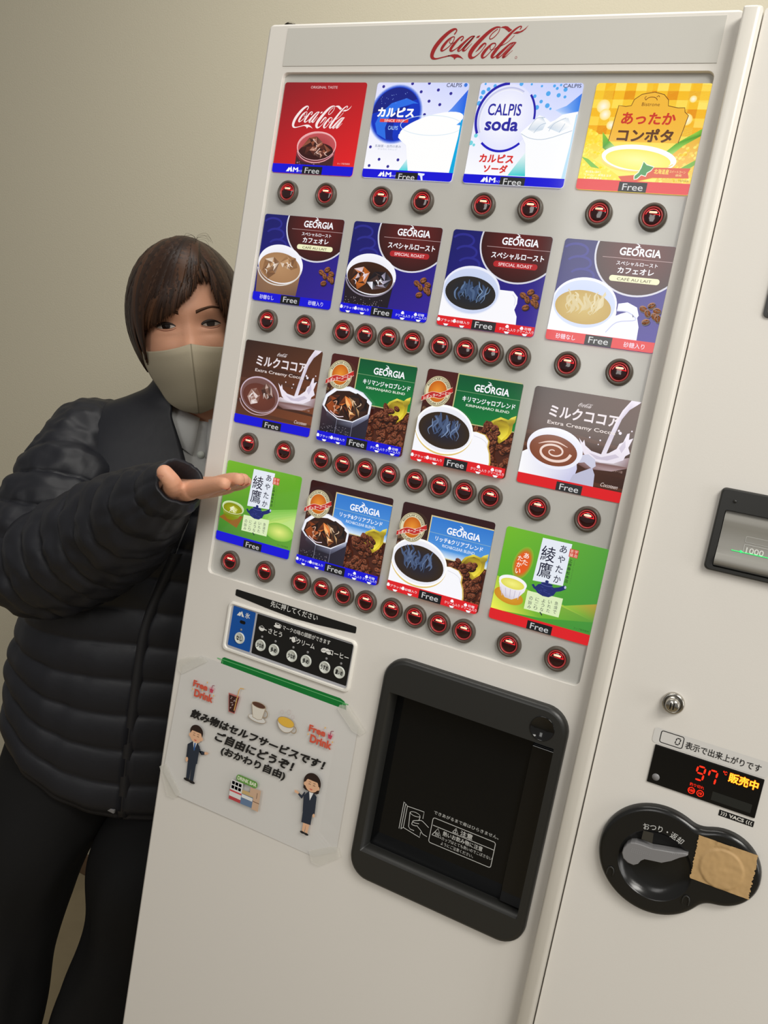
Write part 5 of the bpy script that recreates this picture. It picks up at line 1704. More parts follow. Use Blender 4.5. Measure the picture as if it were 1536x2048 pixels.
HE = at(377, 650, 1.125)                        # between the eyes
hf = (CAM_POS - HE).normalized()
hr = (cx - hf * cx.dot(hf)).normalized()
hu = hf.cross(hr).normalized()
rl = math.radians(3.5)
hr, hu = hr * math.cos(rl) - hu * math.sin(rl) * -1 * 0 + hu * 0, hu
hr2 = hr * math.cos(rl) + hu * -math.sin(rl) * -1
hu2 = hf.cross(hr2).normalized()
hr, hu = hr2, hu2


def H(x, y, z):
    """head frame in millimetres: x to the picture's right, y up, z out of the face"""
    return HE + (hr * x + hu * y + hf * z) * 0.001


def interp(t, tab):
    """monotone cubic through a table of (position, value)"""
    n = len(tab)
    if t <= tab[0][0]:
        return tab[0][1]
    if t >= tab[-1][0]:
        return tab[-1][1]
    i = 0
    while tab[i + 1][0] < t:
        i += 1

    def sl(k):
        return (tab[k + 1][1] - tab[k][1]) / (tab[k + 1][0] - tab[k][0])

    def tg(k):
        if k == 0:
            return sl(0)
        if k == n - 1:
            return sl(n - 2)
        p, q = sl(k - 1), sl(k)
        return 0.0 if p * q <= 0 else 2 * p * q / (p + q)
    h = tab[i + 1][0] - tab[i][0]
    u = (t - tab[i][0]) / h
    return ((2 * u ** 3 - 3 * u * u + 1) * tab[i][1] + (u ** 3 - 2 * u * u + u) * h * tg(i)
            + (3 * u * u - 2 * u ** 3) * tab[i + 1][1] + (u ** 3 - u * u) * h * tg(i + 1))


FZ = [(-118, -30), (-110, -8), (-100, 0), (-80, 2), (-60, 4), (-45, 5), (0, 1), (20, 4), (45, 0), (70, -12), (90, -34), (105, -62), (114, -95)]
FWD = [(-118, 14), (-110, 30), (-95, 44), (-70, 60), (-40, 69), (0, 71), (45, 71), (70, 66), (90, 52), (105, 34), (114, 4)]
BZ = [(-118, -60), (-100, -90), (-70, -140), (-20, -172), (30, -186), (70, -176), (95, -150), (108, -122), (114, -100)]


def gs(x, s):
    return math.exp(-(x / s) ** 2)


def facez(x, y):
    """front surface of the face, millimetres"""
    w = interp(y, FWD)
    zf, zb = interp(y, FZ), interp(y, BZ)
    d = (zf - zb) * 0.5
    q = min(1.0, abs(x) / w)
    z = zf - d * (1 - (1 - q ** 2.3) ** 0.5)
    nw = 8 + 6 * min(1, max(0, -y / 36))
    z += interp(y, [(-52, 0), (-40, 17), (-34, 17), (-15, 8), (4, 3.5), (18, 1), (40, 0)]) * gs(x, nw)
    for s in (-1, 1):
        z -= 5.5 * gs(x - s * 31, 17) * gs(y - 1, 11)
        z += 3.5 * gs(x - s * 34, 20) * gs(y + 26, 14)
        z += 2.0 * gs(x - s * 30, 18) * gs(y - 19, 9)
        z += 2.8 * gs(x - s * 31, 15) * gs(y + 8.0, 3.8)
        z -= 1.2 * gs(x - s * 31, 16) * gs(y + 14.5, 2.8)
    return z


def head_mb():
    mb = MB()
    loops = []
    ys = [-118 + 2.0 * k for k in range(117)]
    N = 96
    for y in ys:
        w = interp(y, FWD)
        zf, zb = interp(y, FZ), interp(y, BZ)
        zm = (zf + zb) / 2
        lp = []
        for k in range(N):
            t = 2 * PI * k / N
            c, s = math.cos(t), math.sin(t)
            x = w * math.copysign(abs(c) ** 0.92, c)
            if s >= 0:
                z = facez(x, y) if abs(x) < w * 0.999 else zm
                z = max(z, zm)
            else:
                z = zm - (zm - zb) * (1 - min(1, abs(x) / w) ** 2.2) ** 0.5
            lp.append(H(x, y, z))
        loops.append(lp)
    mb.loft(loops, cap0=True, cap1=True)
    for s in (-1, 1):                        # ears
        mb.tube([H(s * 64, 12, -88), H(s * 68, 14, -92), H(s * 69, 0, -90), H(s * 67, -20, -84), H(s * 62, -28, -82)], [0.005, 0.010, 0.010, 0.008, 0.005], 12)
    return mb


# ---- right arm and hand joints
SH = at(178, 872, 1.215)
EL = at(92, 1112, 1.13)
HS = 0.88                                        # a small hand
hd = (cx * 0.72 + cz * 0.69).normalized()        # fingers point past the machine's edge and a little forwards
hn = (cy - hd * cy.dot(hd)).normalized()         # palm faces up
hs = hd.cross(hn).normalized()                   # thumb side, towards the camera
if hs.dot(cz) < 0:
    hs = -hs
tilt = math.radians(9)                           # palm turned a little towards the camera
hs, hn = hs * math.cos(tilt) - hn * math.sin(tilt), hn * math.cos(tilt) + hs * math.sin(tilt)
WR = at(457, 971, 0.795) - hd * (0.163 * HS) - hs * (0.030 * HS) - hn * 0.004


def K(d, s, n):
    return WR + (hd * d + hs * s + hn * n) * HS


def chain(pts, rad, n=14):
    """round-ended tapering limb"""
    mb = MB()
    P = [Vector(p) for p in pts]
    d0 = (P[0] - P[1]).normalized()
    d1 = (P[-1] - P[-2]).normalized()
    pp, rr_ = [], []
    for k in (1.0, 0.9, 0.7, 0.4):
        pp.append(P[0] + d0 * rad[0] * k)
        rr_.append(rad[0] * max(0.05, (1 - k * k) ** 0.5))
    pp += P
    rr_ += rad
    for k in (0.4, 0.7, 0.9, 1.0):
        pp.append(P[-1] + d1 * rad[-1] * k)
        rr_.append(rad[-1] * max(0.05, (1 - k * k) ** 0.5))
    mb.tube(pp, rr_, n)
    return mb


def dense(pts, rad, n=5):
    q = catmull([tuple(p) + (r,) for p, r in zip(pts, rad)], n)
    return [p[:3] for p in q], [p[3] for p in q]


body = MB()


def merge(m):
    body.add(m.v, m.f, 0, True)


merge(head_mb())
HB = H(0, -95, -110)
merge(chain(*dense([H(0, -60, -105), H(0, -100, -110), B3(0, 0.0, 1.385), B3(0, 0, 1.33)], [0.056, 0.053, 0.055, 0.07]), 24))
merge(chain(*dense([B3(0, 0, 1.36), B3(0, 0, 1.2), B3(0, 0, 1.0), B3(0, 0, 0.86)], [0.06, 0.085, 0.08, 0.085]), 24))
merge(chain(*dense([B3(0, 0, 1.32), B3(-0.10, 0, 1.315), SH - cy * 0.01], [0.045, 0.042, 0.040]), 18))
merge(chain(*dense([B3(0, 0, 1.33), B3(0.11, 0, 1.32), B3(0.165, -0.02, 1.29), B3(0.175, -0.05, 1.05), B3(0.170, -0.03, 0.82)], [0.045, 0.042, 0.038, 0.034, 0.024]), 18))
merge(chain(*dense([SH, SH.lerp(EL, 0.5), EL], [0.045, 0.040, 0.036]), 18))
merge(chain(*dense([EL, at(180, 1085, 1.055), at(255, 1030, 0.980), WR], [0.036, 0.034, 0.025, 0.0205]), 18))
# legs inside the trousers
LEG_R = [B3(-0.10, 0.01, 0.86), at(60, 1690, 1.31), at(14, 1850, 1.345), at(-22, 2048, 1.37)]
LEG_L = [B3(0.09, 0.0, 0.86), at(308, 1700, 1.29), at(278, 1870, 1.32), at(201, 2048, 1.345)]
for L in (LEG_R, LEG_L):
    L.append(Vector((L[3].x, L[3].y, 0.10)))
    merge(chain(*dense(L, [0.075, 0.065, 0.055, 0.045, 0.035]), 16))
# palm: four metacarpal ridges, thenar mound, five fingers
FING = [(0.030, 0.078, 0.0092, -0.0005), (0.0110, 0.080, 0.0095, 0.0020), (-0.0075, 0.064, 0.0090, 0.0000), (-0.0240, 0.046, 0.0080, -0.004)]
for s, ln, r, up in FING:
    r *= HS
    merge(chain(*dense([K(-0.004, s * 0.42, 0), K(0.04, s * 0.75, -0.002), K(0.085, s, 0.000)], [0.0165 * HS, 0.0145 * HS, 0.0118 * HS]), 14))
    pts = [K(0.085, s, 0.0), K(0.085 + ln * 0.44, s, 0.004 + up), K(0.085 + ln * 0.74, s, 0.0065 + up), K(0.085 + ln - r, s, 0.0070 + up)]
    merge(chain(*dense(pts, [r * 1.14, r * 1.02, r * 0.97, r * 0.84]), 14))
for s0, s1 in ((0.030, 0.0105), (0.0105, -0.0095), (-0.0095, -0.028)):
    merge(chain([K(0.01, (s0 + s1) * 0.3, -0.001), K(0.06, (s0 + s1) * 0.45, -0.001), K(0.080, (s0 + s1) / 2, -0.001)], [0.014 * HS, 0.0125 * HS, 0.0095 * HS], 12))
TH = [K(0.015, 0.012, -0.002), K(0.042, 0.030, -0.001), at(346, 968, 0.834), at(329, 945, 0.826)]
merge(chain(*dense(TH, [0.0140, 0.0122, 0.0096, 0.0083]), 16))

raw = body.build('body_raw', M_skin, fix=False)
rm = raw.modifiers.new('remesh', 'REMESH')
rm.mode = 'VOXEL'
rm.voxel_size = 0.0017
sm = raw.modifiers.new('smooth', 'SMOOTH')
sm.factor = 0.5
sm.iterations = 3
dg = bpy.context.evaluated_depsgraph_get()
me = bpy.data.meshes.new_from_object(raw.evaluated_get(dg))
bpy.data.objects.remove(raw)
me.name = 'person'
for p in me.polygons:
    p.use_smooth = True
PERSON = bpy.data.objects.new('person', me)
link(PERSON)
tag(PERSON, 'person in dark quilted jacket and khaki mask peeking from behind the machine, palm held out', 'person')
if not me.materials:
    me.materials.append(M_skin)


def pp_(ob, parent=None):
    ob.parent = parent or PERSON
    return ob


# ---- eyes, lashes, brows
for s in (-1, 1):
    ex = s * 31.0
    up = [(-13, -0.8), (-9, 1.9), (-3, 3.5), (3, 3.6), (9, 2.2), (14, -0.6)]
    lo = [(14, -0.6), (8, -2.4), (1, -3.2), (-6, -2.9), (-13, -0.8)]
    if s < 0:
        up = [(-x, y) for x, y in up][::-1]
        lo = [(-x, y) for x, y in lo][::-1]
    ring = catmull(up, 5)[:-1] + catmull(lo, 5)[:-1]

    def ez(x, y, off):
        return facez(ex + x, y) + off + 2.2 * max(0, 1 - (x / 14) ** 2 - (y / 7) ** 2)
    mb = MB()
    lps = []
    for q in (1.0, 0.75, 0.5, 0.25, 0.02):
        lps.append([H(ex + x * q, y * q, ez(x * q, y * q, 0.6)) for x, y in ring])
    mb.loft(lps, cap1=True)
    eye = pp_(mb.build('eye', M_eyew))
    mb = MB()
    ir = []
    for k in range(28):
        t = 2 * PI * k / 28
        x, y = 1.0 * -s * 0 + 5.9 * math.cos(t), 0.4 + 5.9 * math.sin(t)
        # clipped by the lids
        yu = interp(x, [(-13.5, -0.8), (-9, 2.0), (-3, 3.5), (3, 3.5), (9, 2.0), (13.5, -0.8)])
        yl = interp(x, [(-13.5, -0.8), (-8, -2.4), (0, -3.2), (8, -2.4), (13.5, -0.8)])
        ir.append((x, max(yl, min(yu, y))))
    mb.loft([[H(ex + x * q, y * q, ez(x * q, y * q, 0.95)) for x, y in ir] for q in (1.0, 0.6, 0.3, 0.02)], cap1=True)
    pp_(mb.build('iris', M_iris), eye)
    mb = MB()
    L = catmull(up, 6)
    mb.tube([H(ex + x, y + 0.5, ez(x, y, 1.2)) for x, y in L], [0.0007 + 0.0013 * math.sin(PI * min(1, 0.12 + k / len(L))) for k in range(len(L))], 8)
    pp_(mb.build('eyelash', M_lash))
    mb = MB()
    L = catmull([(-14, -2.5), (-7, -5.2), (0, -6.2), (8, -5.4), (14, -3)], 5)
    mb.tube([H(ex + x, y, facez(ex + x, y) + 0.0) for x, y in L], [0.0003 + 0.0005 * math.sin(PI * k / (len(L) - 1)) for k in range(len(L))], 8)
    pp_(mb.build('lower_lid', M_lid))
    mb = MB()
    L = catmull([(s * 12, 17), (s * 22, 20.5), (s * 35, 23), (s * 49, 20)], 6)
    mb.loft([[H(x, y + dy * (1 - 0.55 * k / len(L)), facez(x, y) + dz) for dy, dz in ((2.4, 0.2), (0.0, 0.9), (-2.4, 0.2), (0, -0.6))] for k, (x, y) in enumerate(L)], cap0=True, cap1=True)
    pp_(mb.build('eyebrow', M_brow))

# ---- mask
rid = [(0.0, (0, -26, 24)), (0.12, (0, -36, 33)), (0.35, (0, -58, 38)), (0.6, (0, -84, 33)), (0.85, (0, -110, 20)), (1.0, (0, -123, 4))]
edg = [(0.0, (69, -33, -42)), (0.2, (67.5, -50, -44)), (0.4, (61.5, -68, -40)), (0.6, (51.5, -87, -33)), (0.8, (41, -106, -24)), (0.92, (24, -118, -11)), (1.0, (2, -124, 2))]


def v3(t, tab):
    return Vector([interp(t, [(a, p[i]) for a, p in tab]) for i in range(3)])


mb = MB()
NV_, NU = 36, 40
loops = []
for j in range(NV_ + 1):
    v = j / NV_
    lp = []
    for i in range(-NU, NU + 1):
        u = abs(i) / NU
        s = 1 if i >= 0 else -1
        R_, E_ = v3(v, rid), v3(v, edg)
        p = R_.lerp(E_, u)
        p.z += math.sin(PI * u) ** 0.8 * 13 * (1 - 0.3 * v) * (1 - v ** 4)
        p.y += -6.0 * math.sin(PI * u) * (1 - v) ** 3 * 0.5
        # keep outside the cheek
        if abs(p.x) < 68:
            p.z = max(p.z, facez(p.x, p.y) + 1.6)
        lp.append(H(s * p.x, p.y, p.z))
    loops.append(lp)
mb.loft(loops, closed=False)
mk = pp_(mb.build('mask', M_mask))
sd = mk.modifiers.new('thickness', 'SOLIDIFY')
sd.thickness = 0.0010
mb = MB()
mb.tube([H(0.2, v3(k / 30, rid).y, v3(k / 30, rid).z + 0.5) for k in range(31)], 0.0011, 8)
pp_(mb.build('mask_seam', mat('mask_seam_shade', (134, 125, 104), 0.8)), mk)  # seam coloured darker, so the groove's shade is put into its colour
for s in (-1, 1):
    mb = MB()
    mb.tube(catmull([tuple(H(s * 64, -35, -40)), tuple(H(s * 70, -20, -66)), tuple(H(s * 74, 8, -96)), tuple(H(s * 73, -20, -104)), tuple(H(s * 68, -44, -70)), tuple(H(s * 61, -56, -42))], 5), 0.0016, 8)
    pp_(mb.build('ear_loop', M_mask), mk)

# ---- hair: an inner cap and many tapering locks laid over it
M_hair = bpy.data.materials.new('brown_hair')
M_hair.use_nodes = True
nt = M_hair.node_tree
bs = nt.nodes['Principled BSDF']
at_n = nt.nodes.new('ShaderNodeAttribute')
at_n.attribute_name = 'Col'
nt.links.new(at_n.outputs['Color'], bs.inputs['Base Color'])
bs.inputs['Roughness'].default_value = 0.42
bs.inputs['Specular IOR Level'].default_value = 0.22
HC = Vector((0, 10, -90))
HRX, HRY, HRZ = 88.0, 115.0, 107.0


def hsurf(d, k=1.0):
    d = d.normalized()
    t = 1.0 / math.sqrt((d.x / HRX) ** 2 + (d.y / HRY) ** 2 + (d.z / HRZ) ** 2)
    return HC + d * t * k


hv, hfaces, hcol = [], [], []


def lock(p0, p1, w, th, lift, rnd, mid=None, n=14, tip=0.08):
    d0, d1 = (Vector(p0) - HC), (Vector(p1) - HC)
    a0, a1 = d0.normalized(), d1.normalized()
    m = None
    if mid is not None:
        m = (Vector(mid) - HC).normalized()
    pts = []
    for i in range(n + 1):
        t = i / n
        if m is None:
            d = a0.slerp(a1, t) if a0.dot(a1) > -0.98 else a0.lerp(a1, t)
        else:
            d = a0.slerp(m, t).slerp(m.slerp(a1, t), t)
        q = hsurf(d, 1.0 + lift * math.sin(PI * min(1, t * 1.1)) + 0.004)
        # follow the wanted end depth
        e = Vector(p1)
        k = max(0, (t - 0.7) / 0.3) ** 2
        q = q.lerp(hsurf(d, 1.0).lerp(e, 0.6), k * 0.7)
        pts.append(q)
    base = rnd.random()
    c0 = lerp((36, 22, 15), (80, 52, 34), base ** 1.6)
    o = len(hv)
    for i, p in enumerate(pts):
        t = i / n
        tg = (pts[min(i + 1, n)] - pts[max(i - 1, 0)]).normalized()
        nrm = Vector((((p - HC).x) / HRX ** 2, ((p - HC).y) / HRY ** 2, ((p - HC).z) / HRZ ** 2)).normalized()
        sd_ = tg.cross(nrm).normalized()
        ww = w * (0.55 + 0.45 * math.sin(PI * min(1, t * 0.9 + 0.12))) * (1 - max(0, (t - 0.65) / 0.35) ** 2 * (1 - tip))
        for k in range(8):
            a = 2 * PI * k / 8
            v = p + sd_ * ww * 0.5 * math.cos(a) + nrm * th * 0.5 * math.sin(a)
            hv.append(tuple(H(v.x, v.y, v.z)))
            hcol.append(lin(lerp(c0, (58, 40, 30), 0.3 * math.sin(7 * t + base * 20) ** 2)))
    for i in range(n):
        for k in range(8):
            q = (k + 1) % 8
            hfaces.append((o + i * 8 + k, o + i * 8 + q, o + (i + 1) * 8 + q, o + (i + 1) * 8 + k))
    hfaces.append(tuple(o + n * 8 + k for k in range(8)))


rn = random.Random(12)
# inner cap behind the hair line
o = len(hv)
NA, NB_ = 64, 34
capk = 0.955
for j in range(NB_ + 1):
    th = PI * 0.985 * j / NB_ * 0.66
    for i in range(NA):
        ph = 2 * PI * i / NA
        front = max(0, math.cos(ph))                      # ph = 0 is the face side
        lim = 1.0 - 0.56 * front ** 0.7
        t_ = th * lim
        d = Vector((math.sin(t_) * math.sin(ph), math.cos(t_), math.sin(t_) * math.cos(ph)))
        p = hsurf(d, capk)
        hv.append(tuple(H(p.x, p.y, p.z)))
        hcol.append(lin((40, 28, 21)))
for j in range(NB_):
    for i in range(NA):
        q = (i + 1) % NA
        hfaces.append((o + j * NA + i, o + j * NA + q, o + (j + 1) * NA + q, o + (j + 1) * NA + i))


def part_pt(t):
    """parting line, front (t=0) to crown (t=1)"""
    return Vector((24 + 2 * t, 100 + 22 * math.sin(PI * min(1, 0.25 + 0.5 * t)), -6 - 105 * t))


def fz_(x, y, add=4):
    return facez(x, y) + add


BANG = [(28, 66), (20, 54), (11, 42), (2, 33), (-8, 24), (-18, 14), (-30, 6), (-42, 1), (-52, -4), (-60, -9), (-64, -20), (-65, -32)]
for layer in range(4):
    for k in range(72):
        t = k / 71
        x = interp(t * 11, [(i, p[0]) for i, p in enumerate(BANG)])
        y = interp(t * 11, [(i, p[1]) for i, p in enumerate(BANG)]) + 3 * layer + 3 * (rn.random() - .5)
        x += 2 * (rn.random() - .5)
        st = part_pt(0.05 + 0.5 * t * rn.random() + 0.22 * layer)
        lock(st, (x, y, min(fz_(x, y), 6) if x > -50 else fz_(x, y, 2)), 8 + 6 * rn.random(), 1.2, 0.012 + 0.006 * layer + 0.005 * rn.random(), rn, mid=(x * 0.45 + 2, 84, 10), n=18, tip=0.02)
for k in range(34):
    t = k / 33
    e = (27 + (6 if k % 2 else -6) * (0.3 + t), 66 - 16 * rn.random(), facez(27, 60) + 3)
    lock(part_pt(0.02 + 0.25 * rn.random()), e, 6 + 4 * rn.random(), 1.2, 0.012, rn, mid=(27 + (5 if k % 2 else -7), 92, 2), n=12)
# side facing left of the picture, down to the jaw
for layer in range(3):
    for k in range(44):
        t = k / 43
        ang = math.radians(40 + 128 * t)                   # from the cheek round to the back
        hx, hz = -math.sin(ang) * 80, math.cos(ang) * 96
        e = Vector((hx * (0.86 if t < 0.5 else 0.78), -44 - 14 * rn.random() - 10 * math.sin(PI * t), HC.z + hz * 0.78))
        if t < 0.15:
            e = Vector((-66 - 4 * rn.random(), -30 - 26 * rn.random(), -22 - 10 * rn.random()))
        st = part_pt(0.25 + 0.75 * rn.random())
        lock(st, e, 10 + 6 * rn.random(), 1.4, 0.012 * rn.random() + 0.006 * layer, rn, mid=(hx * 1.04, 40, HC.z + hz * 0.95), n=18)
# side towards the machine
RB_ = [(31, 64), (35, 44), (40, 26), (46, 10), (52, -4), (58, -20), (62, -36)]
for layer in range(3):
    for k in range(30):
        t = k / 29
        x = interp(t * 6, [(i, p[0]) for i, p in enumerate(RB_)]) + 2 * layer + 2 * rn.random()
        y = interp(t * 6, [(i, p[1]) for i, p in enumerate(RB_)]) - 6 * rn.random()
        st = part_pt(0.1 + 0.5 * rn.random())
        lock(st, (x, y, fz_(min(x, 62), y, 3)), 8 + 5 * rn.random(), 1.3, 0.010 * rn.random(), rn, mid=(50, 84, -10), n=16)
    for k in range(34):
        t = k / 33
        ang = math.radians(42 + 128 * t)
        hx, hz = math.sin(ang) * 80, math.cos(ang) * 96
        e = Vector((hx * 0.84, -44 - 14 * rn.random(), HC.z + hz * 0.78))
        st = part_pt(0.25 + 0.75 * rn.random())
        lock(st, e, 10 + 6 * rn.random(), 1.4, 0.012 * rn.random(), rn, mid=(hx * 1.04, 40, HC.z + hz * 0.95), n=18)
# nape
for k in range(40):
    x = -52 + 104 * k / 39
    lock(part_pt(0.8 + 0.2 * rn.random()), (x * (0.9 + 0.2 * rn.random()), -70 - 14 * rn.random(), -150 + abs(x) * 0.5), 10, 3, 0.01, rn, mid=(x, 40, -200), n=16)
for k in range(7):
    lock((-70, -30, -100), (-58 - 8 * rn.random(), -84 - 10 * rn.random(), -100 - 10 * rn.random()), 5, 2, 0.0, rn, n=10)
# stray hairs at the crown
for k in range(11):
    b = part_pt(0.3 + 0.5 * rn.random())
    p = hsurf(b - HC, 1.0)
    s = -1 if rn.random() < 0.5 else 1
    L_ = [p, p + Vector((s * 3, 4 + 5 * rn.random(), 3)), p + Vector((s * (9 + 10 * rn.random()), 4 + 6 * rn.random(), 5)), p + Vector((s * (13 + 12 * rn.random()), -4 + 6 * rn.random(), 6))]
    o = len(hv)
    C_ = catmull([tuple(q) for q in L_], 4)
    for q in C_:
        for a in range(3):
            ang = 2 * PI * a / 3
            hv.append(tuple(H(q[0] + 0.16 * math.cos(ang), q[1] + 0.16 * math.sin(ang), q[2])))
            hcol.append(lin((52, 38, 28)))
    for i in range(len(C_) - 1):
        for a in range(3):
            b_ = (a + 1) % 3
            hfaces.append((o + i * 3 + a, o + i * 3 + b_, o + (i + 1) * 3 + b_, o + (i + 1) * 3 + a))
me = bpy.data.meshes.new('hair')
me.from_pydata(hv, [], hfaces)
me.materials.append(M_hair)
atc = me.color_attributes.new('Col', 'FLOAT_COLOR', 'POINT')
atc.data.foreach_set('color', [x for c in hcol for x in (c[0], c[1], c[2], 1.0)])
for p in me.polygons:
    p.use_smooth = True
hair = link(bpy.data.objects.new('hair', me), PERSON)

# ---- jacket body
AZ = [(0.775, 0.226), (0.80, 0.236), (0.95, 0.230), (1.08, 0.222), (1.20, 0.212), (1.28, 0.208), (1.325, 0.196), (1.352, 0.176), (1.376, 0.146), (1.395, 0.112), (1.414, 0.088), (1.43, 0.082), (1.475, 0.084)]
BZ_ = [(0.775, 0.130), (0.80, 0.142), (0.95, 0.140), (1.08, 0.136), (1.20, 0.132), (1.28, 0.122), (1.325, 0.105), (1.355, 0.090), (1.378, 0.080), (1.395, 0.076), (1.41, 0.076), (1.475, 0.080)]
FO = [(0.775, 0.0), (1.20, 0.0), (1.30, -0.005), (1.38, 0.004), (1.475, 0.016)]


def puff(s, pitch):
    q = abs(math.sin(PI * s / pitch))
    return q ** 0.45


def tw(z):
    """how far the front of the jacket is turned towards the machine at this height"""
    return interp(z, [(0.775, -0.10), (0.9, -0.12), (1.05, -0.13), (1.25, 0.0), (1.475, 0.02)])


def TP(z, t, grow=0.0, lift=0.0):
    """point on the torso at angle t from its front line"""
    g = -PI / 2 + t
    x = (interp(z, AZ) + grow) * math.copysign(abs(math.cos(g)) ** 0.86, math.cos(g))
    f = -(interp(z, BZ_) + grow) * math.copysign(abs(math.sin(g)) ** 0.86, math.sin(g))
    q = Vector((x, f)).normalized()
    return B3(x + q.x * lift, f + q.y * lift + interp(z, FO), z)


def torso_loft(z0, z1, nz, slit, grow, quilt, name, m, wr=1.0, na=168):
    loops = []
    for j in range(nz + 1):
        z = z0 + (z1 - z0) * j / nz
        a, b, fo = interp(z, AZ) + grow, interp(z, BZ_) + grow, interp(z, FO)
        d = slit(z)
        lp = []
        for i in range(na + 1):
            t = -PI / 2 + tw(z) + d + (2 * PI - 2 * d) * i / na          # the slit is at the front
            c, s = math.cos(t), math.sin(t)
            e = 0.86
            x = a * math.copysign(abs(c) ** e, c)
            f = -b * math.copysign(abs(s) ** e, s)
            zz = z + (0.075 * max(0, -c) ** 2.5 + 0.02 * max(0, c)) * max(0.0, min(1.0, (1.02 - z) / 0.24))
            k = 0.0
            if quilt:
                fade = max(0.0, min(1.0, (1.285 - z) / 0.02))
                wv = 0.006 * math.sin(t * 3 + z * 9)
                k = 0.0075 * puff(z - 0.787 + wv, 0.051) * fade
                k += 0.0045 * noise.noise(Vector((x * 30, f * 30, z * 9))) * fade * wr
                k += 0.006 * noise.noise(Vector((x * 9, f * 9, z * 7 + 3))) * wr
            q = Vector((x, f)).normalized()
            lp.append(B3(x + q.x * k, f + q.y * k + fo, zz))
        loops.append(lp)
    mb = MB()
    mb.loft(loops, closed=False)
    ob = pp_(mb.build(name, m))
    sd = ob.modifiers.new('thickness', 'SOLIDIFY')
    sd.thickness = 0.004
    sd.offset = -1
    return ob


def jslit(z):
    return interp(z, [(0.775, 0.004), (1.26, 0.004), (1.30, 0.035), (1.33, 0.085), (1.36, 0.18), (1.39, 0.36), (1.42, 0.58), (1.475, 0.75)])


jk = torso_loft(0.775, 1.475, 180, jslit, 0.0, True, 'jacket', M_jacket)
torso_loft(1.02, 1.378, 60, lambda z: 0.0, -0.018, False, 'shirt', M_shirt)
shirt = PERSON.children[-1]
# shirt collar flaps and placket
for s in (-1, 1):
    mb = MB()
    Lc = []
    for k in range(13):
        t = k / 12
        ang = -PI / 2 + tw(1.39) + s * (0.10 + 1.5 * t)
        rr0 = 0.062
        up_ = B3(rr0 * math.cos(ang) * 1.02, -rr0 * math.sin(ang) + 0.008, 1.382 + 0.026 * t)
        dn = B3((rr0 + 0.020) * math.cos(ang) * 1.08, -(rr0 + 0.022) * math.sin(ang) + 0.008, 1.338 + 0.036 * t - 0.030 * max(0, 0.35 - t))
        Lc.append([up_, up_.lerp(dn, 0.35) + FT * 0.004, dn])
    mb.loft(Lc, closed=False)
    c_ = pp_(mb.build('shirt_collar', M_shirt), shirt)
    sd = c_.modifiers.new('thickness', 'SOLIDIFY')
    sd.thickness = 0.0025
mb = MB()
mb.loft([[TP(z, tw(z) + x, -0.018, 0.003) for x in (-0.10, 0.10)] for z in [1.05 + 0.315 * k / 20 for k in range(21)]], closed=False)
pp_(mb.build('placket', M_shirt), shirt)
for z in (1.330, 1.290, 1.245):
    mb = MB()
    p = TP(z, tw(z), -0.018, 0.0035)
    mb.tube([p, p + FT * 0.0024], 0.0055, 14)
    pp_(mb.build('shirt_button', mat_tb), shirt)
mb = MB()
mb.loft([[B3(0.057 * math.cos(2 * PI * k / 40), 0.058 * math.sin(2 * PI * k / 40) + 0.006, z) for k in range(40)] for z in (1.335, 1.364)])
pp_(mb.build('undershirt', M_under))

# zipper and hem mark
mb = MB()
mb.loft([[TP(z, tw(z) + x, 0.0, 0.0065 + dz) for x, dz in ((-0.030, -0.004), (-0.018, 0.003), (0.018, 0.003), (0.030, -0.004))] for z in [0.780 + 0.41 * k / 60 for k in range(61)]], closed=False)
pp_(mb.build('zipper', M_zip), jk)
mb = MB()
p = TP(0.795, tw(0.795) - 0.05, 0.0, 0.009)
mb.box(p.x - 0.006, p.x + 0.006, p.y - 0.002, p.y + 0.002, p.z - 0.003, p.z + 0.003, 0.001)
pp_(mb.build('hem_badge', M_greyp), jk)


# ---- sleeves
def sleeve(pts, rad, name, q0=0.0, seed=0, na=72):
    P, Rr = dense(pts, rad, 40)
    P = [Vector(p) for p in P]
    s = [0.0]
    for a, b in zip(P, P[1:]):
        s.append(s[-1] + (b - a).length)
    loops = []
    ref = None
    for i, p in enumerate(P):
        t = (P[min(i + 3, len(P) - 1)] - P[max(i - 3, 0)]).normalized()
        if ref is None:
            ref = t.orthogonal().normalized()
        a = (ref - t * ref.dot(t)).normalized()
        b = t.cross(a)
        ref = a
        lp = []
        end = max(0.0, min(1.0, (s[-1] - s[i]) / 0.02))
        for k in range(na):
            g = 2 * PI * k / na
            c, sn = math.cos(g), math.sin(g)
            dirv = a * c + b * sn
            yoke = max(0.0, min(1.0, (s[i] - 0.085) / 0.02))
            w = 0.0100 * puff(s[i] + q0 + 0.005 * math.sin(g * 2 + s[i] * 20), 0.047) * end * yoke
            base = p + dirv * Rr[i]
            w *= min(1.0, Rr[i] / 0.06)
            w += (0.0045 * noise.noise(base * 26 + Vector((seed, 0, 0))) + 0.0040 * noise.noise(base * 60)) * min(1.0, Rr[i] / 0.06)
            # gathers running along the sleeve from each seam
            w -= 0.0030 * max(0.0, noise.noise(Vector((math.cos(g) * 5, math.sin(g) * 5, s[i] * 9 + seed)))) * yoke
            # deep folds on the inside of the elbow
            lp.append(p + dirv * (Rr[i] + w))
        loops.append(lp)
    # cuff turned in
    loops.append([P[-1] + (v - P[-1]) * 0.86 for v in loops[-1]])
    tdir = (P[-1] - P[-4]).normalized()
    loops.append([P[-1] + (v - P[-1]) * 0.95 - tdir * 0.03 for v in loops[-1]])
    mb = MB()
    mb.loft(loops)
    return pp_(mb.build(name, M_jacket), jk)


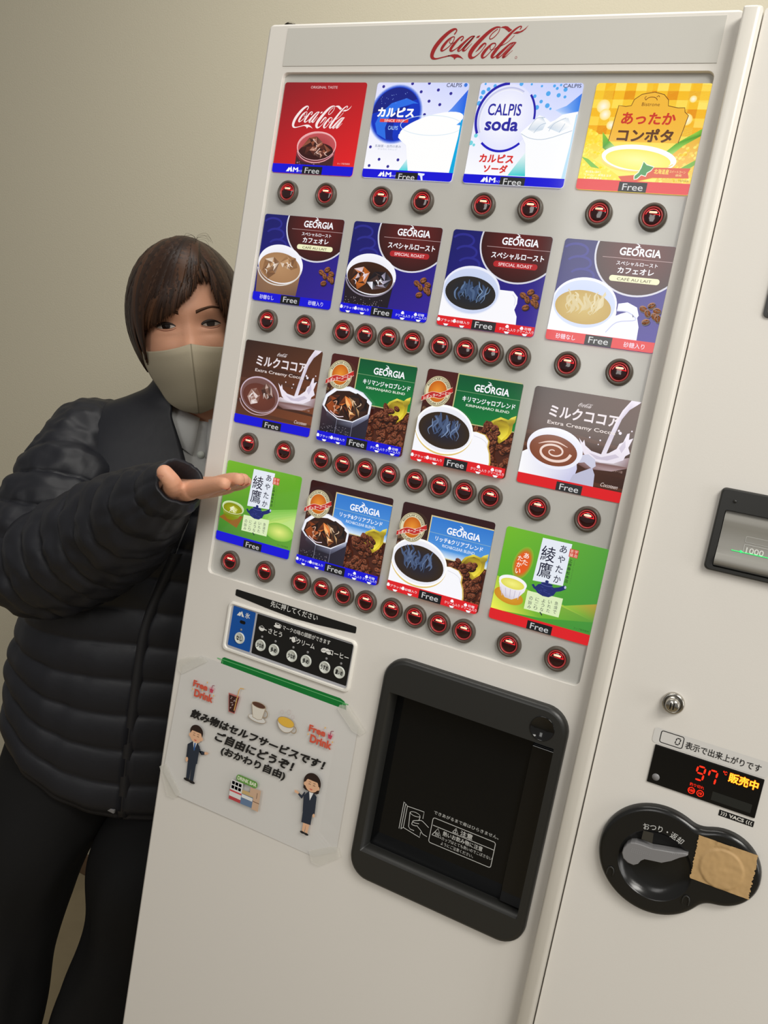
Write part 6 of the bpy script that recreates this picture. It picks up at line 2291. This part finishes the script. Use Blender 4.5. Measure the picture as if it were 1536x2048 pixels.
sleeve([B3(-0.120, 0.000, 1.322), SH + Vector((0, 0, -0.010)), SH.lerp(EL, 0.45) - cx * 0.004, SH.lerp(EL, 0.82) - cx * 0.010, EL - cx * 0.004 - cy * 0.008, at(165, 1098, 1.075), at(235, 1058, 1.010), at(296, 1012, 0.922), at(332, 987, 0.880), at(360, 964, 0.853)],
       [0.056, 0.064, 0.070, 0.073, 0.070, 0.070, 0.061, 0.043, 0.030, 0.0275], 'sleeve', 0.0, 1)
sleeve([B3(0.115, 0.0, 1.318), B3(0.165, -0.02, 1.29), B3(0.178, -0.045, 1.15), B3(0.180, -0.055, 1.02), B3(0.172, -0.035, 0.90), B3(0.170, -0.03, 0.845)],
       [0.058, 0.060, 0.055, 0.050, 0.044, 0.038], 'sleeve', 0.0, 7)

# ---- nails that show
def nail(c, u, v, n_, a, b):
    mb = MB()
    lps = []
    for q in (1.0, 0.7, 0.4, 0.05):
        lp = []
        for k in range(20):
            t = 2 * PI * k / 20
            x, y = math.copysign(abs(math.cos(t)) ** 0.8, math.cos(t)) * a * q, math.copysign(abs(math.sin(t)) ** 0.8, math.sin(t)) * b * q
            lp.append(c + u * x + v * y - n_ * (x / a) ** 2 * a * 0.45)
        lps.append(lp)
    mb.loft(lps, cap1=True)
    return pp_(mb.build('fingernail', M_nail))


td = (TH[3] - TH[2]).normalized()
tn = (-cx * 0.55 + cz * 0.80 - cy * 0.10)
tn = (tn - td * tn.dot(td)).normalized()
nail(TH[3] - td * 0.0030 + tn * 0.0088, td.cross(tn).normalized(), td, tn, 0.0052, 0.0070)
for (s, ln, r, up) in FING[:3]:
    c = K(0.085 + ln - 0.007, s, 0.0070 + up) - hn * (r * HS * 0.80)
    nail(c, hs, hd, -hn, r * 0.56, 0.0056)

# ---- trousers and shoes
def trouser(L, rad, seed):
    P, Rr = dense(L, rad, 16)
    loops = []
    for i, p in enumerate(P):
        p = Vector(p)
        lp = []
        for k in range(56):
            g = 2 * PI * k / 56
            dv = RT * math.cos(g) + FT * math.sin(g)
            w = 0.010 * noise.noise(Vector((math.cos(g) * 2, math.sin(g) * 2 + seed, p.z * 7)))
            lp.append(p + dv * (Rr[i] + w))
        loops.append(lp)
    return loops


mb = MB()
mb.loft(trouser([B3(-0.098, 0.0, 0.97), B3(-0.108, 0.0, 0.86)] + LEG_R[1:4] + [Vector((LEG_R[3].x, LEG_R[3].y, 0.05))], [0.118, 0.114, 0.096, 0.086, 0.082, 0.092], 0), cap0=True)
mb.loft(trouser([B3(0.085, 0.0, 0.97), B3(0.100, 0.0, 0.86)] + LEG_L[1:4] + [Vector((LEG_L[3].x, LEG_L[3].y, 0.05))], [0.100, 0.100, 0.096, 0.086, 0.084, 0.092], 5), cap0=True)
pp_(mb.build('trousers', M_trouser))
for L in (LEG_R, LEG_L):
    mb = MB()
    b = Vector((L[3].x, L[3].y, 0))
    lps = []
    for k in range(15):
        t = k / 14
        f = -0.075 + 0.235 * t
        w = 0.040 * (math.sin(PI * (0.10 + 0.82 * t)) ** 0.5)
        h = 0.085 if t < 0.35 else 0.085 - 0.055 * (t - 0.35) / 0.65
        lps.append([b + FT * f + RT * (w * math.cos(2 * PI * q / 16)) + Vector((0, 0, max(0.0, h * 0.5 + h * 0.5 * math.sin(2 * PI * q / 16)))) for q in range(16)])
    mb.loft(lps, cap0=True, cap1=True)
    pp_(mb.build('shoe', M_shoe))
